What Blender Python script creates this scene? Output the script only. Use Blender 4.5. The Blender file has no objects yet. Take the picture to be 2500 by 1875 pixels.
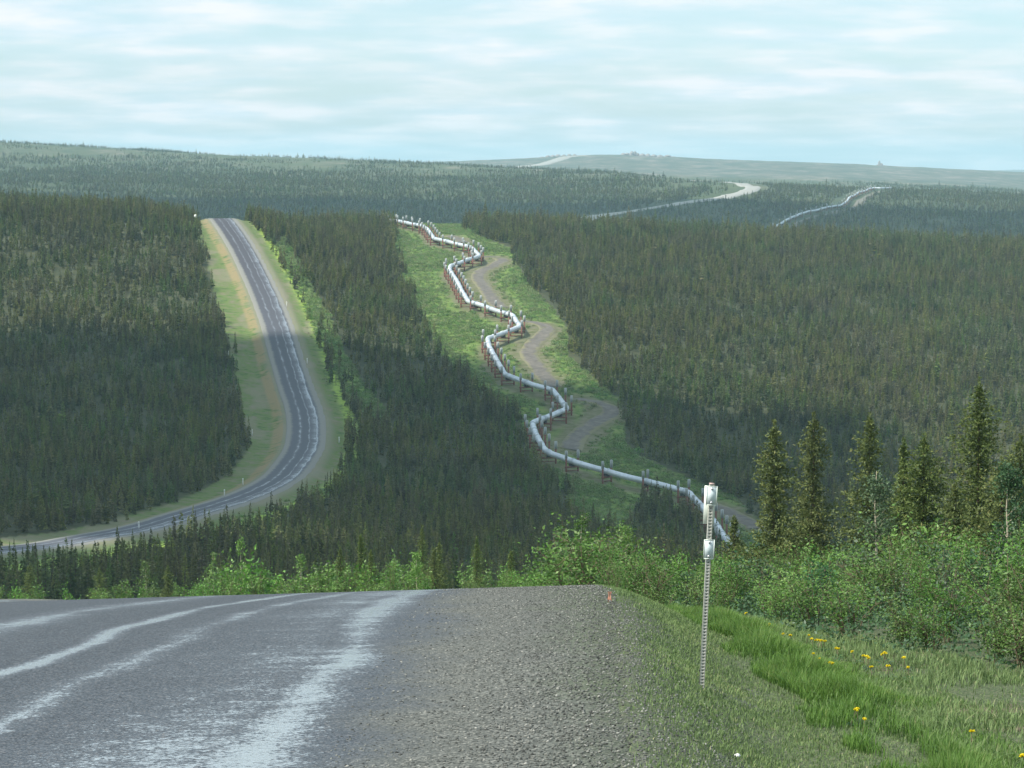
import bpy, math, random
import numpy as np
PI = math.pi
random.seed(7)
R = np.random.default_rng(11)
scene = bpy.context.scene
COL = scene.collection

# ------------------------------------------------------------------ helpers
def build(name, V, F, mat=None, rnd=None, parent=None, smooth=False, attrs=None):
    """V (n,3); F list of int arrays (m,k). One mesh object."""
    V = np.asarray(V, np.float32)
    if not isinstance(F, (list, tuple)): F = [F]
    F = [np.asarray(f, np.int32) for f in F if len(f)]
    me = bpy.data.meshes.new(name)
    me.vertices.add(len(V)); me.vertices.foreach_set('co', V.ravel())
    nl = sum(f.size for f in F); npol = sum(len(f) for f in F)
    me.loops.add(nl); me.polygons.add(npol)
    me.loops.foreach_set('vertex_index', np.concatenate([f.ravel() for f in F]))
    tot = np.concatenate([np.full(len(f), f.shape[1], np.int32) for f in F])
    st = np.concatenate([[0], np.cumsum(tot)[:-1]]).astype(np.int32)
    me.polygons.foreach_set('loop_start', st)
    me.polygons.foreach_set('loop_total', tot)
    if smooth: me.polygons.foreach_set('use_smooth', np.ones(npol, bool))
    me.update(calc_edges=True)
    me.validate()
    if rnd is not None:
        attrs = dict(attrs or {}); attrs['rnd'] = rnd
    for k, a in (attrs or {}).items():
        at = me.attributes.new(k, 'FLOAT', 'POINT')
        at.data.foreach_set('value', np.asarray(a, np.float32))
    if mat:
        me.materials.append(mat)
    o = bpy.data.objects.new(name, me); COL.objects.link(o)
    if parent: o.parent = parent
    return o

def tag(o, label=None, cat=None, group=None, kind=None):
    if label: o['label'] = label
    if cat: o['category'] = cat
    if group: o['group'] = group
    if kind: o['kind'] = kind
    return o

def empty(name, loc, rz=0.0):
    o = bpy.data.objects.new(name, None); COL.objects.link(o)
    o.location = loc; o.rotation_euler = (0, 0, rz); o.empty_display_size = .2
    return o

def copy_tree(o, parent=None):
    c = o.copy(); COL.objects.link(c); c.parent = parent
    for ch in list(o.children): copy_tree(ch, c)
    return c

class MB:
    def __init__(s): s.v = []; s.q = []; s.t = []; s.n = 0; s.r = []
    def add(s, V, F, r=0.5):
        V = np.asarray(V, float).reshape(-1, 3); F = np.asarray(F, int)
        (s.q if F.shape[1] == 4 else s.t).append(F + s.n)
        s.v.append(V); s.r.append(np.broadcast_to(np.asarray(r, float), (len(V),))); s.n += len(V)
    def box(s, c, h, M=None, r=.5):
        c = np.asarray(c, float); h = np.asarray(h, float)
        P = np.array([[x, y, z] for x in (-1, 1) for y in (-1, 1) for z in (-1, 1)], float) * h
        if M is not None: P = P @ np.asarray(M).T
        s.add(P + c, [[0,1,3,2],[4,6,7,5],[0,4,5,1],[2,3,7,6],[0,2,6,4],[1,5,7,3]], r)
    def tube(s, pts, rad, n=8, r=.5, cap=True):
        pts = np.asarray(pts, float); m = len(pts); rad = np.broadcast_to(np.asarray(rad, float), (m,))
        T = np.gradient(pts, axis=0); T /= np.linalg.norm(T, axis=1, keepdims=True) + 1e-9
        up = np.array([0, 0, 1.]) if abs(T[:, 2]).max() < .95 else np.array([1., 0.13, 0])
        A = np.cross(T, up); A /= np.linalg.norm(A, axis=1, keepdims=True) + 1e-9
        B = np.cross(A, T)
        a = np.arange(n) * 2 * PI / n
        P = pts[:, None] + rad[:, None, None] * (A[:, None] * np.cos(a)[None, :, None] + B[:, None] * np.sin(a)[None, :, None])
        i = np.arange(m - 1)[:, None] * n; j = np.arange(n)[None]; k = (j + 1) % n
        F = np.stack([i + j, i + k, i + n + k, i + n + j], -1).reshape(-1, 4)
        base = s.n
        s.add(P.reshape(-1, 3), F, r)
        if cap:
            s.add([pts[0], pts[-1]], np.zeros((0, 3), int), r)
            c0 = s.n - 2
            jj = np.arange(n); kk = (jj + 1) % n
            s.t.append(np.stack([np.full(n, c0), base + kk, base + jj], -1))
            e = base + (m - 1) * n
            s.t.append(np.stack([np.full(n, c0 + 1), e + jj, e + kk], -1))
    def leaves(s, P, L, W, r, D=None, rng=R):
        """random oriented leaf quads (kite)"""
        n = len(P)
        if D is None: D = rng.normal(size=(n, 3))
        D = D / (np.linalg.norm(D, axis=1, keepdims=True) + 1e-9)
        X = np.cross(D, rng.normal(size=(n, 3))); X /= np.linalg.norm(X, axis=1, keepdims=True) + 1e-9
        L = np.broadcast_to(L, (n,))[:, None]; W = np.broadcast_to(W, (n,))[:, None]
        Q = np.stack([P, P + D * L * .45 + X * W * .5, P + D * L, P + D * L * .45 - X * W * .5], 1)
        F = np.arange(4 * n).reshape(n, 4)
        s.add(Q.reshape(-1, 3), F, np.repeat(np.broadcast_to(r, (n,)), 4))
    def build(s, name, mat, parent=None, smooth=False):
        F = []
        if s.t: F.append(np.concatenate(s.t))
        if s.q: F.append(np.concatenate(s.q))
        return build(name, np.concatenate(s.v), F, mat, np.concatenate(s.r), parent, smooth)

def smooth01(t): t = np.clip(t, 0, 1); return t * t * (3 - 2 * t)

def pchip(x, y, xi):
    x = np.asarray(x, float); y = np.asarray(y, float); xi = np.asarray(xi, float)
    h = np.diff(x); d = np.diff(y) / h; n = len(x); m = np.zeros(n)
    for i in range(1, n - 1):
        if d[i-1] * d[i] > 0:
            w1 = 2*h[i] + h[i-1]; w2 = h[i] + 2*h[i-1]
            m[i] = (w1 + w2) / (w1 / d[i-1] + w2 / d[i])
    m[0] = d[0]; m[-1] = d[-1]
    xc = np.clip(xi, x[0], x[-1]); k = np.clip(np.searchsorted(x, xc, side='right') - 1, 0, n - 2)
    t = (xc - x[k]) / h[k]
    return ((2*t**3 - 3*t**2 + 1) * y[k] + (t**3 - 2*t**2 + t) * h[k] * m[k] +
            (-2*t**3 + 3*t**2) * y[k+1] + (t**3 - t**2) * h[k] * m[k+1])

def vnoise(x, y, seed=0):
    """value noise, smooth, -1..1"""
    x = np.asarray(x, float); y = np.asarray(y, float)
    xi = np.floor(x).astype(np.int64); yi = np.floor(y).astype(np.int64)
    fx = smooth01(x - xi); fy = smooth01(y - yi)
    def h(a, b):
        n = (a * 374761393 + b * 668265263 + seed * 974711) & 0xffffffff
        n = ((n ^ (n >> 13)) * 1274126177) & 0xffffffff
        return ((n ^ (n >> 16)) & 0xffff) / 32767.5 - 1
    return (h(xi, yi)*(1-fx)+h(xi+1, yi)*fx)*(1-fy) + (h(xi, yi+1)*(1-fx)+h(xi+1, yi+1)*fx)*fy

# ------------------------------------------------------------------ camera model (photo px 2500 x 1875)
FPX = 7000.0; TH = math.atan(537.5 / FPX); CT, ST = math.cos(TH), math.sin(TH)
CAMZ = 0.0
def project(X, Y, Z):
    dep = Y * CT - Z * ST
    dep = np.where(dep < .1, .1, dep)
    return 1250 + FPX * X / dep, 937.5 - FPX * (Y * ST + Z * CT) / dep
def ray(px, py):
    r, u = (px - 1250) / FPX, (937.5 - py) / FPX
    return np.array([r, CT + u * ST, -ST + u * CT])
def zat(D, py):       # height of a point at forward distance D seen in row py
    d = ray(1250, py); return D * d[2] / d[1]

# ------------------------------------------------------------------ terrain
K = .001377
def znear(D):
    D = np.asarray(D, float)
    a = -2.1 - .08 * D - K * np.clip(D - 18.5, 0, 29)**2
    return a - (.156 - .08) * np.clip(D - 47.5, 0, None)
nearD = [-60, -20, 0, 10, 18.5, 25, 30, 35, 40, 44, 47.5, 55, 80, 140, 220, 300]
nearP = [(d, float(znear(d))) for d in nearD]
def Z(D, py): return (D, zat(D, py))
COLS = {
 -400: nearP + [(350,-52.9),(430,-58),(520,-61),(620,-61),(700,-56),Z(850,745),Z(990,505),(1060,-13.5),(1300,-30),(1550,-45),(1850,-38),Z(2300,455),Z(2900,388),Z(3650,332),(4200,30),(5200,-10),(7000,-40),(12000,-45),(13500,-60)],
 0:    nearP + [(350,-52.9),(430,-59),(520,-62.5),(620,-62.5),(700,-58),Z(850,760),Z(1000,518),(1065,-16.2),(1300,-30),(1550,-45),(1850,-40),Z(2300,462),Z(2900,402),Z(3600,348),(4200,22),(5200,-10),(7000,-40),(12000,-45),(13500,-60)],
 550:  nearP + [(350,-53),(430,-60),(500,-64),(580,-65.5),(680,-62.5),Z(850,752),Z(1035,538),(1110,-23.5),(1300,-38),(1550,-50),(1850,-46),Z(2300,478),Z(2900,418),Z(3500,379),(4200,5),(5200,-12),(7000,-40),(12000,-45),(13500,-60)],
 1000: nearP + [(350,-53),(430,-60.5),(500,-66),(600,-70),(690,-67),Z(780,925),Z(900,755),Z(1050,628),Z(1200,549),(1275,-29),(1450,-45),(1650,-55),(1900,-49),Z(2300,492),Z(2850,425),Z(3400,397),(3900,-7),(4400,-8),Z(5300,397),(6000,-10),(7500,-40),(12000,-45),(13500,-60)],
 1250: nearP + [(350,-53),(430,-60.5),(500,-67),(600,-72.5),(690,-68.5),Z(780,935),Z(900,765),Z(1050,632),Z(1200,555),(1275,-30),(1450,-47),(1650,-56),(1900,-51),Z(2300,500),Z(2800,436),Z(3250,410),(3650,-12),(4200,-8),Z(5100,388),(6000,-10),(7500,-40),(12000,-45),(13500,-60)],
 1480: nearP + [(350,-53.5),(430,-61),(500,-69),(600,-75.5),(690,-71),Z(780,950),Z(900,785),Z(1050,650),Z(1200,565),(1275,-31),(1450,-48),(1650,-57),(1900,-52),Z(2300,502),Z(2750,440),Z(3050,421),(3500,-15),(4200,-7),Z(5000,378),(6000,-10),(7500,-40),(12000,-45),(13500,-60)],
 1750: nearP + [(350,-54.5),(430,-63),(500,-72),(600,-79),(690,-75.5),Z(800,955),Z(930,775),Z(1070,650),Z(1200,578),(1275,-34),(1450,-50),(1650,-58),(1900,-50),Z(2250,496),Z(2550,463),Z(2850,443),(3150,-27),(4100,-12),Z(5000,389),(6000,-10),(7500,-40),(12000,-45),(13500,-60)],
 2050: nearP + [(350,-56),(430,-66),(500,-75),(600,-81),(690,-77),Z(800,962),Z(930,785),Z(1070,662),Z(1200,590),(1275,-36),(1450,-52),(1650,-58),Z(1950,547),Z(2250,510),Z(2500,477),Z(2750,459),(3050,-31),(4100,-16),Z(5000,400),(6000,-12),(7500,-40),(12000,-42),(13500,-60)],
 2500: nearP + [(350,-57),(430,-67),(500,-76),(600,-81),(690,-77),Z(800,975),Z(930,802),Z(1070,682),Z(1200,613),(1275,-40),(1450,-55),(1650,-62),Z(1950,570),Z(2250,524),Z(2500,492),Z(2750,478),(3050,-38),(4100,-30),Z(5000,421),(6000,-26),(7500,-38),(11000,-27),(12000,zat(12000,414)),(13500,-50)],
 2900: nearP + [(350,-57),(430,-67),(500,-76),(600,-81),(690,-77),Z(800,985),Z(930,815),Z(1070,700),Z(1200,635),(1275,-44),(1450,-58),(1650,-66),Z(1950,590),Z(2250,545),Z(2500,508),Z(2750,495),(3050,-44),(4100,-38),Z(5000,432),(6000,-30),(7500,-38),(11000,-20),(12000,zat(12000,407)),(13500,-50)],
}
DG = np.concatenate([np.arange(-60, 60, 1.0), 60 * np.exp(np.linspace(0, math.log(13500 / 60), 700))])
CK = np.array(sorted(COLS)); TAB = np.stack([pchip([p[0] for p in COLS[c]], [p[1] for p in COLS[c]], DG) for c in CK])
CG = np.linspace(-400, 2900, 140)
TABF = np.stack([pchip(CK, TAB[:, i], CG) for i in range(len(DG))])      # (D, col)
near_m = DG < 300
TABF[near_m] = np.where(DG[near_m] < 300, pchip([p[0] for p in nearP] + [350], [p[1] for p in nearP] + [-53.], DG[near_m]), 0)[:, None]
TABF[DG < 60] = znear(DG[DG < 60])[:, None]
def zbase(x, y):
    x = np.asarray(x, float); y = np.asarray(y, float)
    c = 1250 + FPX * x / np.maximum(y, 40)
    ci = np.clip((c - CG[0]) / (CG[1] - CG[0]), 0, len(CG) - 1.001); k = ci.astype(int); fc = ci - k
    di = np.clip(np.interp(y, DG, np.arange(len(DG))), 0, len(DG) - 1.001); j = di.astype(int); fd = di - j
    T = TABF
    return (T[j, k]*(1-fc)+T[j, k+1]*fc)*(1-fd) + (T[j+1, k]*(1-fc)+T[j+1, k+1]*fc)*fd
def hit(px, py, zf=None, off=0.0, D0=60., D1=6500., pick=None):
    """walk a camera ray to the ground (layout only)"""
    d = ray(px, py); t = np.concatenate([np.arange(D0, 1400, 1.0), np.arange(1400, D1, 4.0)])
    if pick: t = t[(t > pick[0]) & (t < pick[1])]
    P = t[:, None] * d / d[1]
    dz = P[:, 2] - ((zf or zbase)(P[:, 0], P[:, 1]) + off)
    s = np.where(dz <= 0)[0]
    i = s[0] if len(s) else int(np.argmin(dz))
    if i > 0 and len(s):
        f = dz[i-1] / (dz[i-1] - dz[i] + 1e-9); return P[i-1] * (1-f) + P[i] * f
    return P[i]

# road centre line x = f(y)
RPX = [(0,1352),(110,1340),(230,1318),(340,1298),(450,1265),(560,1232),(640,1200),(700,1160),(736,1110),(747,1060),(741,1005),(722,950),(700,880),(670,780),(637,700),(598,620),(566,568),(545,540)]
RP = [hit(a, b) for a, b in RPX]
ry = [-60, 0, 43, 60, 80, 110, 150, 200, 260, 320, 370, 400]; rx = [-4.1, -4.1, -4.1, -4.8, -7.6, -16, -30, -46, -64, -79, -86, -85.5]
for p in RP:
    if p[1] > ry[-1] + 6: ry.append(float(p[1])); rx.append(float(p[0]))
ry += [ry[-1] + 90, 1300]; rx += [rx[-1] - 9, rx[-1] - 9]
RY = np.arange(-60, 1300, 1.0); RX = pchip(ry, rx, RY)
def sm(a, w):
    k = np.hanning(w * 2 + 1); k /= k.sum(); return np.convolve(np.pad(a, w, mode='edge'), k, 'valid')
RX = np.where(RY < 55, RX, sm(RX, 9))
RZ0 = zbase(RX, RY); RZs = sm(RZ0, 14); wz = smooth01((RY - 100) / 60)
RZ = RZ0 * (1 - wz) + (RZs + .5) * wz
RS = np.gradient(RX, RY)
HALF = 3.5
def shoulder(y): return np.interp(y, [12, 36, 60, 200], [1.1, 1.85, 1.85, 1.15])
def cross(x, y): return .028 * (x - 1.25) * (1 - smooth01((np.asarray(y, float) - 190) / 90))
def road_info(x, y):
    f = np.interp(y, RY, RX); s = np.interp(y, RY, RS)
    return (x - f) / np.sqrt(1 + s * s), np.interp(y, RY, RZ)
def zground(x, y):
    x = np.asarray(x, float); y = np.asarray(y, float)
    zb = zbase(x, y)
    far = smooth01((y - 60) / 60)
    n = vnoise(x / 9, y / 9, 1) * .35 + vnoise(x / 2.5, y / 2.5, 2) * .1
    zb = zb + n * (.25 + .75 * far) + vnoise(x / 60, y / 60, 5) * 1.0 * smooth01((y - 300) / 300) * smooth01((y-1300)/200)
    lat, rz = road_info(x, y)
    e = np.abs(lat) - HALF - shoulder(y)
    edge = rz + np.clip(cross(x, y), -.6, .0)
    drop = .5 * smooth01(e / 1.35) * (1 - far) + far * .9 * smooth01(e / 4)
    inn = edge - np.where(e < 0, .06 + .12 * far, -.0) - np.where(e < 0, 0, drop) + np.where(e > 0, n * .25 * smooth01(e / 1.), 0)
    w = smooth01((e - 2) / (8 + 10 * far))
    low = zb - .5 * (1 - far)
    out = np.where(y < 1280, inn * (1 - w) + low * w, zb)
    return out

# ------------------------------------------------------------------ polygons (photo px on the ground)
def inpoly(px, py, poly):
    px = np.asarray(px); py = np.asarray(py); c = np.zeros(px.shape, bool); n = len(poly)
    for i in range(n):
        x1, y1 = poly[i]; x2, y2 = poly[i - 1]
        if y1 == y2: continue
        c ^= ((y1 > py) != (y2 > py)) & (px < (x2 - x1) * (py - y1) / (y2 - y1) + x1)
    return c
VERGE = [(478,530),(497,600),(512,660),(532,750),(558,850),(582,950),(603,1050),(606,1100),(560,1160),(470,1208),(330,1262),(130,1300),(-200,1335),(-200,1450),(0,1425),(200,1400),(340,1375),(520,1325),(640,1275),(720,1245),(790,1225),(835,1170),(845,1100),(852,1040),(822,960),(780,860),(735,770),(700,680),(650,600),(615,555),(600,530)]
BRUSH = [(953,540),(966,600),(985,690),(1040,790),(1085,870),(1120,905),(1190,965),(1262,1010),(1290,1085),(1300,1140),(1340,1170),(1385,1200),(1400,1275),(1430,1310),(1540,1310),(1548,1225),(1640,1240),(1700,1275),(1745,1350),(1790,1420),(1930,1420),(1880,1290),(1790,1215),(1650,1155),(1550,1112),(1520,1080),(1530,1010),(1500,965),(1440,918),(1385,870),(1385,800),(1350,755),(1290,700),(1265,650),(1250,610),(1160,570),(1125,540)]
STRIP = [(700,570),(720,620),(760,700),(800,760),(840,860),(905,960),(950,1010),(930,1040),(880,1000),(830,930),(790,850),(760,790),(725,720),(700,660),(676,600)]
PADPX = [[(1850,1292),(1800,1262),(1755,1240),(1700,1222)],
 [(1392,1098),(1402,1075),(1420,1055),(1448,1036),(1482,1018),(1494,1004),(1478,990),(1445,980),(1405,974)],
 [(1352,945),(1330,920),(1306,888),(1290,862),(1300,843),(1322,822),(1336,808),(1330,795),(1300,787),(1276,785)],
 [(1222,752),(1205,735),(1182,700),(1168,678),(1176,662),(1205,650),(1226,638),(1215,630),(1178,628)],
 [(1130,592),(1118,583),(1098,576)]]

# ------------------------------------------------------------------ materials
def mat(name):
    m = bpy.data.materials.new(name); m.use_nodes = True; nt = m.node_tree
    return m, nt, nt.nodes['Principled BSDF']
def N(nt, t, **kw):
    n = nt.nodes.new(t)
    for k, v in kw.items():
        if k in n.inputs: n.inputs[k].default_value = v
        else: setattr(n, k, v)
    return n
def ramp(nt, fac, stops, interp='LINEAR'):
    r = nt.nodes.new('ShaderNodeValToRGB'); r.color_ramp.interpolation = interp
    el = r.color_ramp.elements
    while len(el) > len(stops): el.remove(el[-1])
    while len(el) < len(stops): el.new(.5)
    for e, (p, c) in zip(el, stops):
        e.position = p; e.color = (*c, 1) if len(c) == 3 else c
    nt.links.new(fac, r.inputs[0]); return r.outputs[0]
def mixc(nt, f, a, b):
    m = nt.nodes.new('ShaderNodeMix'); m.data_type = 'RGBA'
    for s, v in ((0, f), (6, a), (7, b)):
        if isinstance(v, bpy.types.NodeSocket): nt.links.new(v, m.inputs[s])
        else: m.inputs[s].default_value = (*v, 1) if isinstance(v, tuple) and len(v) == 3 else v
    return m.outputs[2]
def mth(nt, op, a, b=0.0, c=None, clamp=False):
    m = nt.nodes.new('ShaderNodeMath'); m.operation = op; m.use_clamp = clamp
    for i, v in enumerate((a, b) if c is None else (a, b, c)):
        if isinstance(v, bpy.types.NodeSocket): nt.links.new(v, m.inputs[i])
        else: m.inputs[i].default_value = v
    return m.outputs[0]
def noise(nt, scale, detail=3, rough=.55, vec=None, out=0, dist=0.0):
    n = nt.nodes.new('ShaderNodeTexNoise'); n.inputs['Scale'].default_value = scale
    n.inputs['Detail'].default_value = detail; n.inputs['Roughness'].default_value = rough; n.inputs['Distortion'].default_value = dist
    if vec: nt.links.new(vec, n.inputs['Vector'])
    return n.outputs[out]
def geo(nt): return nt.nodes.new('ShaderNodeNewGeometry').outputs['Position']
def attr(nt, name): 
    a = nt.nodes.new('ShaderNodeAttribute'); a.attribute_name = name; return a.outputs['Fac']
def scaled(nt, vec, s):
    m = nt.nodes.new('ShaderNodeVectorMath'); m.operation = 'MULTIPLY'; nt.links.new(vec, m.inputs[0]); m.inputs[1].default_value = s; return m.outputs[0]
def bump(nt, bs, h, strength, dist):
    b = nt.nodes.new('ShaderNodeBump'); b.inputs['Strength'].default_value = strength; b.inputs['Distance'].default_value = dist
    nt.links.new(h, b.inputs['Height']); nt.links.new(b.outputs[0], bs.inputs['Normal'])
def step(nt, v, a, b):     # smooth 0..1 between a and b
    m = nt.nodes.new('ShaderNodeMapRange'); m.interpolation_type = 'SMOOTHSTEP'
    nt.links.new(v, m.inputs[0]); m.inputs[1].default_value = a; m.inputs[2].default_value = b
    return m.outputs[0]

def foliage_mat(name, dark, light, third=None, rough=.6, spec=.25, inst=True, trans=0.0, hv=1.0, loc=False, vr=None):
    m, nt, bs = mat(name)
    r = attr(nt, 'rnd')
    c = ramp(nt, r, [(0, dark), (1, light)] if third is None else [(0, dark), (.8, light), (1, third)])
    if inst:
        oi = nt.nodes.new('ShaderNodeObjectInfo')
        h = nt.nodes.new('ShaderNodeHueSaturation')
        if loc:
            L1 = noise(nt, .022, 4, .65, oi.outputs['Location']); L2 = noise(nt, .05, 3, .6, oi.outputs['Location'])
            c = mixc(nt, mth(nt, 'MULTIPLY', step(nt, L1, .46, .62), .65), c, mixc(nt, r, (.06,.11,.035), (.15,.25,.07)))
            c = mixc(nt, mth(nt, 'MULTIPLY', step(nt, L2, .50, .64), .4), c, mixc(nt, r, (.06,.06,.055), (.17,.15,.13)))
        nt.links.new(c, h.inputs['Color'])
        nt.links.new(mth(nt, 'MULTIPLY_ADD', oi.outputs['Random'], vr or .5 * hv, 1 - (vr or .5 * hv) / 2), h.inputs['Value'])
        w = nt.nodes.new('ShaderNodeTexWhiteNoise'); w.noise_dimensions = '1D'; nt.links.new(oi.outputs['Random'], w.inputs['W'])
        nt.links.new(mth(nt, 'MULTIPLY_ADD', w.outputs['Value'], .07 * hv, .5 - .045 * hv), h.inputs['Hue'])
        nt.links.new(mth(nt, 'MULTIPLY_ADD', w.outputs['Value'], .35 * hv, 1 - .25 * hv), h.inputs['Saturation'])
        c = h.outputs[0]
    nt.links.new(c, bs.inputs['Base Color'])
    bs.inputs['Roughness'].default_value = rough; bs.inputs['Specular IOR Level'].default_value = spec
    if trans:
        tr = nt.nodes.new('ShaderNodeBsdfTranslucent'); nt.links.new(c, tr.inputs[0])
        mx = nt.nodes.new('ShaderNodeMixShader'); mx.inputs[0].default_value = trans
        nt.links.new(bs.outputs[0], mx.inputs[1]); nt.links.new(tr.outputs[0], mx.inputs[2])
        nt.links.new(mx.outputs[0], nt.nodes['Material Output'].inputs[0])
    return m
def plain(name, col, rough=.6, metal=0, spec=.4, var=.15, scale=3.0):
    m, nt, bs = mat(name)
    n = noise(nt, scale, 4)
    c = mixc(nt, n, tuple(v * (1 - var) for v in col), tuple(v * (1 + var) for v in col))
    nt.links.new(c, bs.inputs['Base Color']); bs.inputs['Roughness'].default_value = rough
    bs.inputs['Metallic'].default_value = metal; bs.inputs['Specular IOR Level'].default_value = spec
    return m

M_spruce = foliage_mat('spruce_needles', (.056,.082,.025), (.235,.245,.06), (.26,.20,.08), loc=True, vr=.9, trans=.2)
M_spruce_near = foliage_mat('spruce_needles_close', (.030,.056,.018), (.14,.185,.048), (.18,.185,.055), trans=.2, hv=.3)
M_willow = foliage_mat('willow_leaves', (.045,.11,.022), (.13,.26,.045), (.22,.34,.10), rough=.45, trans=.25, hv=.4, vr=.6)
M_willow_dark = foliage_mat('dark_willow_leaves', (.03,.08,.035), (.08,.16,.06), rough=.45, trans=.2)
M_brush = foliage_mat('brush_leaves', (.085,.16,.045), (.23,.33,.085), trans=.1)
M_bark = plain('spruce_bark', (.10,.075,.055), .9, var=.3, scale=12)
M_stem = plain('willow_stem', (.13,.10,.06), .8, var=.3, scale=20)
M_birch = plain('birch_bark', (.42,.37,.27), .7, var=.3, scale=15)
M_grass = foliage_mat('grass_blades', (.05,.115,.02), (.135,.25,.045), (.27,.28,.11), rough=.5, inst=False, trans=.3)
M_short = foliage_mat('short_grass_blades', (.09,.15,.05), (.20,.28,.10), (.36,.34,.18), rough=.6, inst=False, trans=.2)

def cells(nt, scale, P):
    v = nt.nodes.new('ShaderNodeTexVoronoi'); v.inputs['Scale'].default_value = scale; nt.links.new(P, v.inputs['Vector'])
    sp_ = nt.nodes.new('ShaderNodeSeparateColor'); nt.links.new(v.outputs['Color'], sp_.inputs[0]); return sp_.outputs[0], v.outputs['Distance']
GRAV = [(.0, (.024,.025,.022)), (.2, (.072,.075,.066)), (.6, (.125,.130,.114)), (.9, (.19,.192,.168)), (1, (.36,.35,.31))]
def gravel(nt, P):
    cg, dg = cells(nt, 62, P); c = ramp(nt, cg, GRAV)
    return mixc(nt, mth(nt, 'MULTIPLY', step(nt, noise(nt, .25, 4, .6, P), .42, .62), .45), c, (.115,.12,.105)), cg, dg
def asphalt():
    m, nt, bs = mat('chip_seal_road'); P = geo(nt); lat = attr(nt, 'lat'); lon = attr(nt, 'lon')
    ca, da = cells(nt, 75, P); cg, dg = cells(nt, 62, P)
    agg = noise(nt, 38, 3, .6, P); st2 = noise(nt, .55, 4, .6, P); big = noise(nt, .25, 4, .6, P)
    pav = ramp(nt, ca, [(.0, (.024,.028,.032)), (.45, (.058,.070,.082)), (.85, (.10,.115,.13)), (1, (.17,.165,.16))])
    grav = gravel(nt, P)[0]
    mossy = mth(nt, 'MULTIPLY', step(nt, mth(nt, 'ADD', lat, mth(nt, 'MULTIPLY', st2, 1.2)), 4.7, 5.8), .8)
    grav = mixc(nt, mossy, grav, ramp(nt, ca, [(.0, (.04,.055,.028)), (.5, (.085,.12,.055)), (.85, (.125,.145,.075)), (1, (.20,.18,.13))]))
    alat = mth(nt, 'ABSOLUTE', lat)
    e = mth(nt, 'ADD', alat, mth(nt, 'MULTIPLY_ADD', st2, 1.3, -.65))
    g = step(nt, e, 2.9, 3.8)
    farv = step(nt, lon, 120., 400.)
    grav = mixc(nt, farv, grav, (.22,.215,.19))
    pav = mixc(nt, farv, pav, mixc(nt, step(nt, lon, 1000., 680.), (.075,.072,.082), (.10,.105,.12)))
    c0_ = mixc(nt, g, pav, grav)
    # wet, polished wheel paths broken by surface texture, pale sky glare painted in
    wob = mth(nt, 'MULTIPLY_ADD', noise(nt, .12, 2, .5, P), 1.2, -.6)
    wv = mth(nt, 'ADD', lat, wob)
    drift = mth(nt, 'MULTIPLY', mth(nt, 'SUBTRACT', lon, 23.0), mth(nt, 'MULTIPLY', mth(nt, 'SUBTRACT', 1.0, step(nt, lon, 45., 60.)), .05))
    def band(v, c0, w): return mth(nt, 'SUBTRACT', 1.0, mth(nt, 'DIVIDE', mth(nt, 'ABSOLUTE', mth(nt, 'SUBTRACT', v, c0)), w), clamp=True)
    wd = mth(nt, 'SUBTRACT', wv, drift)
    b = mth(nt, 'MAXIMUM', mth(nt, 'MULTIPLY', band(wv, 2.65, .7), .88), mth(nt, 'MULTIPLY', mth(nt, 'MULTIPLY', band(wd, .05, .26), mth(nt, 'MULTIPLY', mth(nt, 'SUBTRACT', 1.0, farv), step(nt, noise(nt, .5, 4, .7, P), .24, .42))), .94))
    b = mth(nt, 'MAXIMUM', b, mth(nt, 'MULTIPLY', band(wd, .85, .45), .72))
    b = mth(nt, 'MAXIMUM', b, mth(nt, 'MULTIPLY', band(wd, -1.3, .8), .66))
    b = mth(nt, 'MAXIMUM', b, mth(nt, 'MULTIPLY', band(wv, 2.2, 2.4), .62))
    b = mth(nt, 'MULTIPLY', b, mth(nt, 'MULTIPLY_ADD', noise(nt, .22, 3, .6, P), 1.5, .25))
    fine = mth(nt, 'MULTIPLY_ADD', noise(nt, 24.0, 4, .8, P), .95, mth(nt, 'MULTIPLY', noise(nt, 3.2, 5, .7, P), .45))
    wet_glare = step(nt, mth(nt, 'ADD', mth(nt, 'MULTIPLY', b, .34), mth(nt, 'ADD', mth(nt, 'MULTIPLY', fine, .62), mth(nt, 'MULTIPLY', agg, .20))), .755, .80)
    wet_glare = mth(nt, 'MULTIPLY', mth(nt, 'MULTIPLY', wet_glare, mth(nt, 'MULTIPLY_ADD', farv, -.45, 1.0)), mth(nt, 'SUBTRACT', 1.0, g))
    nt.links.new(mixc(nt, mth(nt, 'MULTIPLY', wet_glare, .9), c0_, (.38,.43,.46)), bs.inputs['Base Color'])
    haze_ = mth(nt, 'MULTIPLY', step(nt, b, .1, .9), mth(nt, 'SUBTRACT', 1.0, g))
    rr = mth(nt, 'SUBTRACT', .80, mth(nt, 'ADD', mth(nt, 'MULTIPLY', haze_, .30), mth(nt, 'MULTIPLY', wet_glare, .42)), clamp=True)
    nt.links.new(rr, bs.inputs['Roughness'])
    nt.links.new(mth(nt, 'MULTIPLY_ADD', wet_glare, .75, mth(nt, 'MULTIPLY_ADD', haze_, .25, .14)), bs.inputs['Specular IOR Level'])
    bmp = nt.nodes.new('ShaderNodeBump'); bmp.inputs['Distance'].default_value = .012
    nt.links.new(mth(nt, 'MULTIPLY', mth(nt, 'MULTIPLY_ADD', wet_glare, -.35, .9), mth(nt, 'SUBTRACT', 1.0, farv)), bmp.inputs['Strength'])
    nt.links.new(mth(nt, 'SUBTRACT', agg, mth(nt, 'MULTIPLY', mth(nt, 'MULTIPLY', dg, g), .6)), bmp.inputs['Height']); nt.links.new(bmp.outputs[0], bs.inputs['Normal'])
    return m
M_road = asphalt()

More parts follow.
